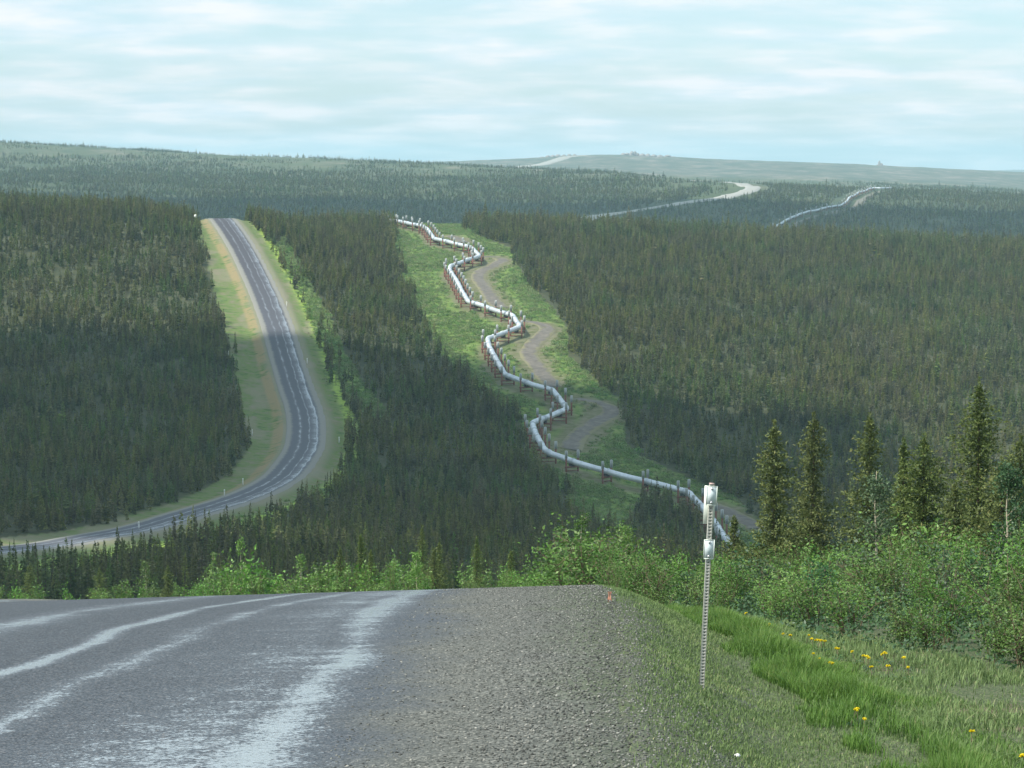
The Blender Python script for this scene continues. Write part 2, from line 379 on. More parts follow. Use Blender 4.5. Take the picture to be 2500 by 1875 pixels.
def ground_mat():
    m, nt, bs = mat('tundra_ground'); P = geo(nt)
    verge, brush, tun, lat = attr(nt, 'verge'), attr(nt, 'brush'), attr(nt, 'tundra'), attr(nt, 'lat')
    near = attr(nt, 'near')
    n1 = noise(nt, .05, 5, .6, P); n2 = noise(nt, .4, 4, .6, P); n3 = noise(nt, .012, 5, .6, P); f = noise(nt, 30, 3, .6, P); f2 = noise(nt, 85, 2, .6, P)
    floor_ = ramp(nt, n2, [(.35, (.045,.055,.028)), (.65, (.085,.088,.045))])
    vg = ramp(nt, n2, [(.34, (.075,.125,.035)), (.46, (.125,.18,.05)), (.58, (.15,.165,.075)), (.68, (.20,.175,.115))])
    n5 = noise(nt, .09, 3, .5, scaled(nt, P, (1, .35, 1)))
    vg = mixc(nt, mth(nt, 'MULTIPLY', step(nt, n5, .54, .62), .5), vg, (.235,.20,.15))
    al = mth(nt, 'ABSOLUTE', mth(nt, 'ADD', lat, mth(nt, 'MULTIPLY_ADD', n2, 3., -1.5)))
    # bare soil near the road, ochre dry grass band on the left bank
    vg = mixc(nt, mth(nt, 'MULTIPLY', step(nt, al, 7.6, 5.4), .7), vg, (.22,.205,.15))
    och = mth(nt, 'MULTIPLY', step(nt, lat, -5.2, -5.8), step(nt, lat, -8.6, -7.4))
    vg = mixc(nt, mth(nt, 'MULTIPLY', step(nt, lat, 8.5, 11.0), step(nt, n2, .38, .55)), vg, (.27,.38,.06))
    vg = mixc(nt, mth(nt, 'MULTIPLY', och, mth(nt, 'MULTIPLY', mth(nt, 'MULTIPLY', step(nt, n5, .28, .42), step(nt, mth(nt, 'ADD', n2, mth(nt, 'MULTIPLY', n5, .6)), .62, .82)), .85)), vg, (.26,.205,.105))
    br = ramp(nt, n2, [(.35, (.07,.13,.03)), (.55, (.15,.22,.05)), (.7, (.22,.235,.09))])
    opn = attr(nt, 'open')
    n6 = noise(nt, .03, 6, .65, scaled(nt, P, (1, .35, 1)))
    tn = ramp(nt, n6, [(.36, (.055,.08,.038)), (.5, (.09,.105,.055)), (.60, (.14,.135,.09)), (.72, (.26,.22,.17))])
    tn = mixc(nt, mth(nt, 'MULTIPLY', step(nt, n3, .5, .62), .6), tn, (.09,.115,.05))
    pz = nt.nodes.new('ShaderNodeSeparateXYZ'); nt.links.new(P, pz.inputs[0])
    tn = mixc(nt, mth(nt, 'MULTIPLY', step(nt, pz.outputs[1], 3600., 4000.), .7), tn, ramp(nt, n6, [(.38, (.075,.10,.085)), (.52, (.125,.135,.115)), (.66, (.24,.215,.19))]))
    tn = mixc(nt, opn, ramp(nt, n6, [(.4, (.045,.062,.03)), (.6, (.075,.09,.04)), (.72, (.13,.125,.07))]), tn)
    c = mixc(nt, tun, floor_, tn); c = mixc(nt, brush, c, br); c = mixc(nt, mth(nt, 'MULTIPLY', attr(nt, 'pad'), .85), c, ramp(nt, n2, [(.38, (.115,.125,.05)), (.5, (.15,.135,.085)), (.6, (.18,.16,.115))])); c = mixc(nt, verge, c, vg)
    # roadside close to the camera: gravel giving way to soil and moss
    gr, cg, dg = gravel(nt, P); cs_, ds_ = cells(nt, 60, P)
    soil = ramp(nt, cs_, [(.0, (.04,.055,.028)), (.5, (.085,.12,.055)), (.85, (.125,.145,.075)), (1, (.20,.18,.13))])
    n7 = noise(nt, .9, 4, .65, P)
    gv = mth(nt, 'SUBTRACT', 1.0, step(nt, mth(nt, 'ADD', lat, mth(nt, 'MULTIPLY_ADD', n7, -2.0, 1.0)), 4.2, 5.3))
    gv = mth(nt, 'MAXIMUM', gv, mth(nt, 'MULTIPLY', step(nt, n7, .58, .66), mth(nt, 'SUBTRACT', 1.0, step(nt, lat, 6.6, 7.2))))
    nr = mixc(nt, gv, soil, gr)
    bare = mth(nt, 'MULTIPLY', step(nt, noise(nt, .7, 4, .65, P), .54, .62), step(nt, lat, 7.0, 7.8))
    nr = mixc(nt, bare, nr, mixc(nt, cg, (.07,.055,.04), (.24,.19,.14)))
    c = mixc(nt, near, c, nr)
    nt.links.new(c, bs.inputs['Base Color']); bs.inputs['Roughness'].default_value = .95; bs.inputs['Specular IOR Level'].default_value = .15
    bmp = nt.nodes.new('ShaderNodeBump'); bmp.inputs['Distance'].default_value = .02; nt.links.new(near, bmp.inputs['Strength'])
    nt.links.new(mth(nt, 'ADD', f, cg), bmp.inputs['Height']); nt.links.new(bmp.outputs[0], bs.inputs['Normal'])
    return m
M_ground = ground_mat()
def track_mat():
    m, nt, bs = mat('gravel_track'); P = geo(nt)
    c = ramp(nt, noise(nt, .5, 5, .65, P), [(.35, (.095,.085,.07)), (.55, (.145,.128,.105)), (.7, (.20,.175,.14))])
    l = mth(nt, 'ABSOLUTE', attr(nt, 'lat'))
    c = mixc(nt, mth(nt, 'MULTIPLY', step(nt, mth(nt, 'ADD', l, mth(nt, 'MULTIPLY_ADD', noise(nt, .3, 3, .6, P), 1.6, -.8)), .55, 1.0), .8), c, (.19,.18,.085))
    nt.links.new(c, bs.inputs['Base Color']); bs.inputs['Roughness'].default_value = .9; return m
M_track = track_mat()

# ------------------------------------------------------------------ ground sheet
def axis_c():
    a = np.linspace(-.20, .20, 420); b = np.concatenate([.20 + .0012 * np.cumsum(1.13 ** np.arange(1, 45))])
    b = b[b < 2.5]; return np.concatenate([-b[::-1], a, b])
ys = [-58.]
while ys[-1] < 13400:
    y = ys[-1]; d = 2.0 if y < 8 else max(.10, y * .0062) if y < 1300 else max(8, y * .009)
    ys.append(y + d)
ys = np.array(ys); cs = axis_c()
GX = cs[None, :] * (ys[:, None] + 62); GY = np.broadcast_to(ys[:, None], GX.shape)
GZ = zground(GX, GY)
PX, PY = project(GX, GY, GZ)
nr_, nc_ = GX.shape
latg, _ = road_info(GX, GY)
mid = (GY > 380) & (GY < 1290)
vm = np.where(mid & inpoly(PX, PY, VERGE), 1., 0.)
vm = np.maximum(vm, np.where((GY < 1290), smooth01((14 - np.abs(latg)) / 3), 0))
GREENFAR = [(1560,452),(1700,446),(1800,448),(1835,458),(1790,476),(1690,494),(1640,498),(1700,478),(1740,462)]
vm = np.maximum(vm, np.where((GY > 1900) & (GY < 3200) & inpoly(PX, PY, GREENFAR), .05, 0))
bm = np.where(mid & (inpoly(PX, PY, BRUSH) | inpoly(PX, PY, STRIP)), 1., 0.)
def segdist(x, y, P):
    d = np.full(len(x), 1e9)
    for a, b2 in zip(P[:-1], P[1:]):
        ab = b2 - a; t = np.clip(((x - a[0]) * ab[0] + (y - a[1]) * ab[1]) / (ab @ ab + 1e-9), 0, 1); d = np.minimum(d, np.hypot(x - a[0] - t * ab[0], y - a[1] - t * ab[1]))
    return d
PIPE_PX = [(950,538),(979,541),(1004,546),(1030,551),(1045,561),(1060,583),(1082,587),(1111,594.5),(1139,601),(1156,608),(1171,626),(1134,637),(1099,649),(1098,660),(1114,684),(1127.6,712),(1143,737),(1179,746),(1217,760),(1252,770),(1271,798),(1236,811),(1190,826),(1194,845),(1216.6,887),(1233,915),(1263,926),(1306,941),(1349.5,952),(1385,998),(1344,1015),(1299,1032),(1306,1055),(1328,1096),(1344,1107),(1406,1129),(1477,1150),(1531,1165),(1622,1186),(1682,1204),(1712,1234),(1742,1274),(1764,1307),(1784,1332)]
_m = bm > .5; _x, _y = GX[_m], GY[_m]
_dt = np.full(len(_x), 1e9)
for L_ in PADPX: _dt = np.minimum(_dt, segdist(_x, _y, np.array([hit(a, c, zground) for a, c in L_])[:, :2]))
_dp = segdist(_x, _y, np.array([hit(a, c, zground, 2.6, pick=(520, 1265)) for a, c in PIPE_PX])[:, :2])
padm = np.zeros(GX.shape); _n = vnoise(_x / 4, _y / 6, 61)
padm[_m] = np.maximum(smooth01((7.5 + 2 * _n - _dt) / 3), smooth01((5 + 1.5 * _n - _dp) / 2.5))
bm = np.maximum(bm, smooth01((300 - GY) / 60) * .8)
tun = smooth01((GY - 1300) / 200); opn = smooth01((GY - 2350 - (1250 - PX) * .12) / 900)
nearm = smooth01((90 - GY) / 20)
V = np.stack([GX, GY, GZ], -1).reshape(-1, 3)
ii = (np.arange(nr_ - 1)[:, None] * nc_ + np.arange(nc_ - 1)[None]).ravel()
F = np.stack([ii, ii + 1, ii + nc_ + 1, ii + nc_], -1)
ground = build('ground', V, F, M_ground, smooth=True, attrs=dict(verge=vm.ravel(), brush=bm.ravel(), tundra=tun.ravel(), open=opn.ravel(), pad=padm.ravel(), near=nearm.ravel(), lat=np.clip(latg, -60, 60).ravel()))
tag(ground, kind='structure')

# ------------------------------------------------------------------ main road
ryy = np.concatenate([np.arange(-50, 70, .35), np.arange(70, 380, 2.), np.arange(380, 1290, 1.5)])
prof = [(-1.0, -.5), (-1.0, -.12), (-.8, -.03), (-.4, .0), (0, .0)]
rows = []; LA = []; LO = []
s_ = np.interp(ryy, RY, RS); nx = 1 / np.sqrt(1 + s_**2); ny = -s_ * nx
fx = np.interp(ryy, RY, RX); fz = np.interp(ryy, RY, RZ); sh = shoulder(ryy)
us = []
W = HALF + sh
offs = [(-1, .35, -.9), (-1, .06, -.12), (-1, -.25, -.005), (-1, -1.1, 0)] + [(0, t, 0) for t in np.linspace(-3.2, 3.2, 9)] + [(1, -1.1, 0), (1, -.25, -.003), (1, .10, -.035), (1, .6, -.30)]
for (sd, o, dz) in offs:
    u = o * np.ones_like(W) if sd == 0 else sd * (W + o)
    x = fx + nx * u; y = ryy + ny * u
    far = smooth01((ryy - 60) / 60)
    z = fz + np.clip(cross(x, y), -.6, .0) + dz + .015 + .05 * far
    rows.append(np.stack([x, y, z], -1)); LA.append(u); LO.append(ryy)
V = np.stack(rows, 1); n_, k_ = V.shape[:2]
ii = (np.arange(n_ - 1)[:, None] * k_ + np.arange(k_ - 1)[None]).ravel()
F = np.stack([ii, ii + 1, ii + k_ + 1, ii + k_], -1)
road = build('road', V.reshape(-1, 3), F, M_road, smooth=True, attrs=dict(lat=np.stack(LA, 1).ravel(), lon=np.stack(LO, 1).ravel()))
tag(road, kind='structure')

# ribbons draped on the ground
def catmull(P, n=12):
    P = np.asarray(P, float); Q = np.vstack([2*P[0]-P[1], P, 2*P[-1]-P[-2]]); out = []
    for i in range(1, len(Q) - 2):
        for t in np.linspace(0, 1, n, endpoint=False):
            a, b, c, d = Q[i-1], Q[i], Q[i+1], Q[i+2]
            out.append(.5*((2*b)+(-a+c)*t+(2*a-5*b+4*c-d)*t*t+(-a+3*b-3*c+d)*t**3))
    out.append(P[-1]); return np.array(out)
def ribbon(name, pts, width, m, lift, sink):
    P = catmull(pts)[:, :2]; T = np.gradient(P, axis=0); T /= np.linalg.norm(T, axis=1, keepdims=True); Nn = np.stack([T[:, 1], -T[:, 0]], -1)
    rows = []; LA = []
    h = width / 2
    zc = sm(zground(P[:, 0], P[:, 1]), 4)
    for u, dz in ((-h - sink, -sink), (-h, 0), (-h*.5, .0), (0, .0), (h*.5, .0), (h, 0), (h + sink, -sink)):
        Q = P + Nn * u; z = np.maximum(zground(Q[:, 0], Q[:, 1]) * .5 + zc * .5, zground(Q[:, 0], Q[:, 1]) - .05) + lift + dz
        rows.append(np.column_stack([Q, z])); LA.append(np.full(len(P), u / h))
    V = np.stack(rows, 1); n_, k_ = V.shape[:2]
    ii = (np.arange(n_ - 1)[:, None] * k_ + np.arange(k_ - 1)[None]).ravel()
    o = build(name, V.reshape(-1, 3), np.stack([ii, ii + 1, ii + k_ + 1, ii + k_], -1), m, smooth=True, attrs=dict(lat=np.stack(LA, 1).ravel()))
    return tag(o, kind='structure')
for pl in PADPX:
    ribbon('service_track', [hit(a, b, zground) for a, b in pl], 5.0, M_track, .12, .6)
M_farroad = plain('far_gravel_road', (.34,.33,.29), .8, var=.12, scale=.1)
FR = [(1400,546),(1445,531),(1500,522),(1565,513),(1640,501),(1710,491),(1765,483),(1808,473),(1834,463),(1836,456),(1812,449),(1770,445),(1700,443)]
frp = [hit(a, b, zground, pick=(1700, 3600)) for a, b in FR]
ribbon('road', frp, 13, M_farroad, .5, 3.0)
FR2 = [(1248,414),(1275,409),(1310,404),(1345,395),(1370,388),(1395,382),(1430,379.5)]
ribbon('road', [hit(a, b, zground, pick=(3300, 5300)) for a, b in FR2], 22, M_farroad, .5, 3.0)

# ------------------------------------------------------------------ camera, sun, sky, air
cam = bpy.data.objects.new('camera', bpy.data.cameras.new('camera')); COL.objects.link(cam); scene.camera = cam
cam.data.sensor_width = 36; cam.data.lens = FPX / 2500 * 36; cam.data.clip_start = .5; cam.data.clip_end = 60000
cam.location = (0, 0, 0); cam.rotation_euler = (PI / 2 - TH, 0, 0)
SUN = np.array([-.62, -.24, .75]); SUN /= np.linalg.norm(SUN)
sl = bpy.data.lights.new('sun', 'SUN'); sl.energy = 4.8; sl.angle = math.radians(.5); sl.color = (1, .95, .87)
so = bpy.data.objects.new('sun', sl); COL.objects.link(so)
import mathutils
so.rotation_euler = mathutils.Vector(tuple(SUN)).to_track_quat('Z', 'Y').to_euler()
w = bpy.data.worlds.new('World'); scene.world = w; w.use_nodes = True; nt = w.node_tree
bg = nt.nodes['Background']; bg.inputs['Strength'].default_value = .14
sky = nt.nodes.new('ShaderNodeTexSky'); sky.sky_type = 'NISHITA'; sky.sun_disc = False
sky.sun_elevation = math.asin(SUN[2]); sky.sun_rotation = math.atan2(SUN[0], SUN[1]); sky.air_density = 1.0; sky.dust_density = .6; sky.ozone_density = 1.5
tc = nt.nodes.new('ShaderNodeTexCoord'); sx = nt.nodes.new('ShaderNodeSeparateXYZ'); nt.links.new(tc.outputs['Generated'], sx.inputs[0])
zz = mth(nt, 'ADD', mth(nt, 'MAXIMUM', sx.outputs[2], 0.0), .12)
cb = nt.nodes.new('ShaderNodeCombineXYZ'); nt.links.new(mth(nt, 'DIVIDE', sx.outputs[0], zz), cb.inputs[0]); nt.links.new(mth(nt, 'DIVIDE', sx.outputs[1], zz), cb.inputs[1])
c1 = noise(nt, 1.7, 6, .52, cb.outputs[0], dist=.15); c2 = noise(nt, 4.2, 5, .5, cb.outputs[0])
cl = mth(nt, 'MULTIPLY_ADD', c2, .35, mth(nt, 'MULTIPLY', c1, .75))
cov = ramp(nt, cl, [(.43, (0,0,0)), (.54, (.45,.45,.45)), (.66, (1,1,1))])
hs = nt.nodes.new('ShaderNodeHueSaturation'); nt.links.new(sky.outputs[0], hs.inputs['Color']); hs.inputs['Saturation'].default_value = 1.0; hs.inputs['Hue'].default_value = .49
skc = mixc(nt, .55, hs.outputs[0], (2.7, 4.4, 5.5))
ccol = ramp(nt, c2, [(.35, (.42,.52,.575)), (.6, (.555,.575,.595))])
cc = nt.nodes.new('ShaderNodeVectorMath'); cc.operation = 'SCALE'; nt.links.new(ccol, cc.inputs[0]); cc.inputs['Scale'].default_value = 10
nt.links.new(mixc(nt, cov, skc, cc.outputs[0]), bg.inputs['Color'])
scene.view_settings.view_transform = 'Standard'; scene.view_settings.look = 'None'; scene.view_settings.exposure = .35; scene.view_settings.gamma = 1
scene.cycles.volume_bounces = 1; scene.cycles.max_bounces = 5; scene.cycles.diffuse_bounces = 2; scene.cycles.glossy_bounces = 2; scene.cycles.transmission_bounces = 2
hm = bpy.data.materials.new('haze_air'); hm.use_nodes = True; nt = hm.node_tree; nt.nodes.remove(nt.nodes['Principled BSDF'])
pv = nt.nodes.new('ShaderNodeVolumePrincipled'); pv.inputs['Density'].default_value = .000105; pv.inputs['Color'].default_value = (.60, .88, 1.0, 1); pv.inputs['Anisotropy'].default_value = .1
nt.links.new(pv.outputs[0], nt.nodes['Material Output'].inputs['Volume'])
gmin = float(GZ.min()); b = MB()
hx = float(np.abs(GX).max()) + 20
b.box((0, 6670, (gmin - 1 + 75) / 2), (hx, 6760, (75 - gmin + 1) / 2))
hz = b.build('haze', hm); tag(hz, kind='stuff')

# unseen clouds overhead, placed so their shade falls on valley floor and far hillside
M_cloud = plain('cloud_vapour', (.9,.9,.92), 1.0, spec=0, var=.02, scale=.01)
def cloud(gx, gy, rx_, ry_, rz=0, alt=1250, seed=1):
    o = np.array([gx, gy, -60.]) + SUN * (alt / SUN[2])
    nu, nv = 64, 24; u = np.arange(nu) * 2 * PI / nu; v = np.linspace(0, PI, nv)
    P = np.stack([np.sin(v)[:, None] * np.cos(u), np.sin(v)[:, None] * np.sin(u), np.cos(v)[:, None] * np.ones(nu)], -1)
    r = 1 + .22 * vnoise(P[..., 0] * 2 + 9, P[..., 1] * 2 + P[..., 2], seed) + .12 * vnoise(P[..., 0] * 6, P[..., 1] * 6 + 5, seed + 3)
    P = P * r[..., None] * np.array([rx_, ry_, 45.])
    c, s = math.cos(rz), math.sin(rz); P = np.stack([P[..., 0]*c - P[..., 1]*s, P[..., 0]*s + P[..., 1]*c, P[..., 2]], -1) + o
    i = np.arange(nv - 1)[:, None] * nu; j = np.arange(nu)[None]; k = (j + 1) % nu
    F = np.stack([i + j, i + nu + j, i + nu + k, i + k], -1).reshape(-1, 4)
    ob = build('cloud', P.reshape(-1, 3), F, M_cloud, smooth=True); tag(ob, 'white flat based cumulus cloud high out of view, placed for its shade', 'cloud', 'unseen clouds placed for shade', 'structure'); return ob

# ------------------------------------------------------------------ spruces
def far_crown(seed, H=4.6, Rm=.62, nb=120):
    rg = np.random.default_rng(seed); b = MB()
    t = np.sort(rg.random(nb)) ** .85 * .93 + .05; t = np.clip(t, .05, .985)
    az = rg.random(nb) * 2 * PI
    prof = (1 - t) ** .75 * (1 + .35 * np.sin(t * rg.uniform(8, 14) + rg.random() * 6)) + .10
    prof = np.where(t > .86, prof * 1.0 + .05, prof)
    L = Rm * prof * rg.uniform(.6, 1.15, nb); L[t < .12] *= .6
    z0 = t * H; droop = rg.uniform(-.05, .55, nb) * L
    for k, tw in ((0, .0), (1, 1.0)):
        ax = np.stack([np.cos(az), np.sin(az), np.zeros(nb)], -1); side = np.stack([-np.sin(az), np.cos(az), np.zeros(nb)], -1)
        upv = np.array([0, 0, 1.])
        sd = side * (1 - tw) + upv * tw
        w = L * rg.uniform(.30, .5, nb) * (1 if k == 0 else .7)
        base = np.stack([np.zeros(nb), np.zeros(nb), z0 + .12], -1)
        tip = ax * L[:, None] + base - upv * droop[:, None]
        mid_ = base * .45 + tip * .55 + upv * (.08 * L)[:, None]
        Q = np.stack([base, mid_ + sd * w[:, None], tip, mid_ - sd * w[:, None]], 1)
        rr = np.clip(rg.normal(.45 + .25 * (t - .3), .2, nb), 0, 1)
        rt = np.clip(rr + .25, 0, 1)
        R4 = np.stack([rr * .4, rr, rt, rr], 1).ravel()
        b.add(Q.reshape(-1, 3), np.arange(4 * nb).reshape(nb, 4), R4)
    b.tube([(0, 0, H * .9), (0.01, 0, H * 1.0), (0, .01, H * 1.04)], [.05, .035, .01], 4, .6)
    return b
def far_trunk(H=4.6):
    b = MB(); b.tube([(0, 0, -.6), (0, 0, H * .5), (0, 0, H * .95)], [.07, .045, .01], 5); return b
def near_crown(seed, H, Rm, top_lump=.0, lean=0.0, dens=1.0):
    rg = np.random.default_rng(seed); b = MB()
    nb = int(100 * H * dens); P = []; D = []; Rr = []
    ph = rg.random(4) * 6
    for i in range(nb):
        t = (i + rg.random()) / nb; t = t ** .92
        a = i * 2.399 + rg.normal(0, .35)
        lump = 1 + .38 * math.sin(t * 13 + ph[0]) + .25 * math.sin(t * 5 + a + ph[1]) + .15 * math.sin(t * 27 + 2 * a + ph[2])
        env = (1 - t) ** .72 * lump + .055
        if top_lump: env += top_lump * math.exp(-((t - .86) / .08) ** 2)
        L = Rm * env * rg.uniform(.4, 1.15)
        if t < .06: L *= .8
        z0 = t * H
        cx = lean * t * t
        n = max(3, int(L / .045)); s = (np.arange(n) + rg.random(n)) / n
        zoff = -(.40 + .25 * rg.random()) * L * s + .38 * L * s ** 2.5
        p = np.stack([np.cos(a) * L * s + cx, np.sin(a) * L * s, z0 + zoff], -1)
        k = 3; wid = .16 * L + .03
        pp = np.repeat(p, k, 0) + rg.normal(size=(n * k, 3)) * np.array([wid * .45, wid * .45, .022])
        dd = np.array([math.cos(a), math.sin(a), .1]) + rg.normal(size=(n * k, 3)) * .75
        P.append(pp); D.append(dd)
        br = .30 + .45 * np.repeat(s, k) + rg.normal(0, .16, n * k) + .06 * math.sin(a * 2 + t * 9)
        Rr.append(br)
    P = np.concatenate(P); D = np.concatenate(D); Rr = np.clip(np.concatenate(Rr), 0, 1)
    n = len(P); b.leaves(P, rg.uniform(.05, .10, n), rg.uniform(.022, .04, n), Rr, D, rg)
    m = int(90); tt = rg.random(m); b.leaves(np.stack([rg.normal(0, .02, m) + lean, rg.normal(0, .02, m), H * (.95 + .09 * tt)], -1), .07, .025, rg.uniform(.5, .9, m), np.stack([rg.normal(0, .5, m), rg.normal(0, .5, m), np.ones(m) * .8], -1), rg)
    return b
def near_trunk(H, lean=0, r=.06):
    b = MB(); z = np.linspace(-.3, H * .98, 10); t = z / H
    b.tube(np.stack([lean * t * t, 0 * z, z], -1), r * (1 - .93 * np.clip(t, 0, 1)), 7)
    rg = np.random.default_rng(int(H * 100))
    for i in range(26):
        q = rg.uniform(.05, .8); a = rg.random() * 6.28; L = .35 * (1 - q) * H * .25
        b.tube([(lean*q*q, 0, q*H), (lean*q*q + math.cos(a)*L, math.sin(a)*L, q*H - .3 * L)], [.012, .004], 4, cap=False)
    return b
def near_spruce(px, ptop, y, W_px, seed, label, **kw):
    d = ray(px, ptop); top = d * (y / d[1]); zb = float(zground(top[0], top[1])); H = top[2] - zb
    e = empty('spruce_tree', (top[0], top[1], zb)); tag(e, label, 'tree', 'young spruces standing above the roadside willows')
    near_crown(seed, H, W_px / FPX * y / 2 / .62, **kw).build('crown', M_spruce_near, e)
    near_trunk(H, kw.get('lean', 0)).build('trunk', M_bark, e); return e
near_spruce(1891, 1046, 60, 150, 1, 'ragged olive spruce nearest the white reflector post, a branch jutting left', lean=.0)
near_spruce(1987, 1026, 64, 130, 2, 'slim spruce with open branches, second tree right of the white reflector post', top_lump=.1)
near_spruce(2124, 1028, 62, 145, 3, 'spruce with a slender pale birch stem standing in front of it', top_lump=.12)
near_spruce(2207, 1088, 66, 105, 4, 'narrow spruce leaning against the left side of a blunt topped spruce')
near_spruce(2256, 1078, 61, 165, 5, 'full yellow green spruce with a blunt broad top', top_lump=.30)
near_spruce(2391, 945, 60, 175, 6, 'tallest pointed spruce of the roadside clump, with a dark right side', top_lump=.03)
near_spruce(2492, 1080, 58, 180, 7, 'broad spruce cut by the right edge of the photo', top_lump=.2)
near_spruce(2447, 1135, 55, 190, 14, 'dense dark spruce filling the gap between the tallest spruce and the right edge', top_lump=.15)
near_spruce(2332, 1195, 57, 120, 8, 'short brownish spruce at the foot of the tallest spruce', top_lump=.2)
near_spruce(1793, 1270, 75, 75, 9, 'small dark spruce beside the near end of the silver pipeline', top_lump=.1)
near_spruce(1962, 1215, 66, 80, 10, 'small spruce between the two spruces nearest the reflector post')
for px, pt, y, wd, lb in ((1031,1289,150,34,'thin tall dark spruce rising behind the road crest, left of the gap in the bushes'),(881,1312,130,44,'dark narrow spruce behind the crest beside leafy bushes'),(1073,1330,140,40,'brownish spruce at the left rim of the gap in the roadside bushes'),(831,1344,130,36,'short dark spruce behind light green bushes at the crest'),(1164,1316,140,32,'slim dark spruce at the right rim of the gap in the roadside bushes'),(243,1392,200,50,'squat olive spruce behind the left part of the road crest'),(73,1380,215,50,'olive spruce top peeping over the road crest at far left'),(1060,1345,125,40,'short brown green spruce just left of the bush gap'),(1248,1352,110,36,'small brown tipped spruce among bright willows over the crest'),(410,1385,180,44,'rusty green spruce top between dull bushes at the crest'),(905,1350,120,40,'low dark spruce tucked right of a narrow spruce at the crest')):
    e = near_spruce(px, pt, y, wd, px, lb); e['group'] = 'small spruces behind the road crest'

# ------------------------------------------------------------------ forest
VAR = [(21,4.6,.60),(22,4.9,.52),(23,4.2,.66),(24,5.2,.56),(25,4.0,.50),(26,5.0,.70),(27,3.6,.62),(28,4.7,.46)]
crowns = []; trunks = []
def jgrid(y0, y1, spc, cmax, cmin=None):
    cmin = -cmax if cmin is None else cmin
    n = int((cmax - cmin) * .5 * (y1**2 - y0**2) / spc**2)
    y = np.sqrt(R.random(n) * (y1**2 - y0**2) + y0**2); c = R.uniform(cmin, cmax, n)
    return c * y, y
def clearmask(x, y, z):
    px, py = project(x, y, z)
    lat, _ = road_info(x, y)
    jx = 16 * vnoise(x / 7, y / 12, 51) + 9 * vnoise(x / 2.6, y / 5, 52); px = px + jx; py = py + 7 * vnoise(x / 5, y / 8, 53)
    inn = (y > 380) & (inpoly(px, py, VERGE) | inpoly(px, py, BRUSH))
    st = inpoly(px, py, STRIP)
    return inn, st, np.abs(lat), px, py
x, y = jgrid(292, 1262, 2.0, .215)
z = zground(x, y)
inn, st, al, px, py = clearmask(x, y, z)
clump = vnoise(x / 14, y / 14, 9) + .6 * vnoise(x / 5, y / 5, 10)
keep = (~inn) & (al > 9.5) & ~(st & (R.random(len(x)) < .85)) & (R.random(len(x)) < .80 + .25 * clump)
# trees near the lower left must not stand in front of the whole road
thin = (y < 420) & (px < 700)
keep &= ~(thin & (R.random(len(x)) < .25))
x, y, z, px, py, clump = (a[keep] for a in (x, y, z, px, py, clump))
sc = np.clip(R.normal(.88, .2, len(x)) + .12 * clump, .4, 1.45)
tall = R.random(len(x)) < .015; sc[tall] *= 1.35
sc *= 1 + .22 * smooth01((y - 850) / 300); sc[(R.random(len(x)) < .03) & (y > 1100)] *= 1.35
vi = R.integers(0, len(VAR), len(x))
Hh = np.array([v[1] for v in VAR])[vi] * sc
ptx, pty = project(x, y, z + Hh)
vis = (px > -15) & (px < 2515) & (pty < 1432)
order = np.argsort(np.where(vis, y / Hh, 1e9))[:300 - 22]
isind = np.zeros(len(x), bool); isind[order] = True
proto = []
for s, H, r in VAR:
    cm = far_crown(s, H, r); tr = far_trunk(H)
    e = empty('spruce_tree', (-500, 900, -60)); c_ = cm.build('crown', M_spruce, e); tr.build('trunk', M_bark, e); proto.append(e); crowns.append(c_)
used = [False] * len(VAR)
vi[order[:8]] = np.arange(8)
for i in order:
    v = vi[i]
    e = proto[v] if not used[v] else copy_tree(proto[v]); used[v] = True
    e.location = (x[i], y[i], z[i]); e.scale = (sc[i]*R.uniform(.85, 1.2),)*2 + (sc[i],); e.rotation_euler = (R.normal(0, .03), R.normal(0, .03), R.random() * 6.28)
    tag(e, 'narrow dark spruce in the front rows of the forest on the valley floor', 'tree', 'front row spruces of the valley forest')

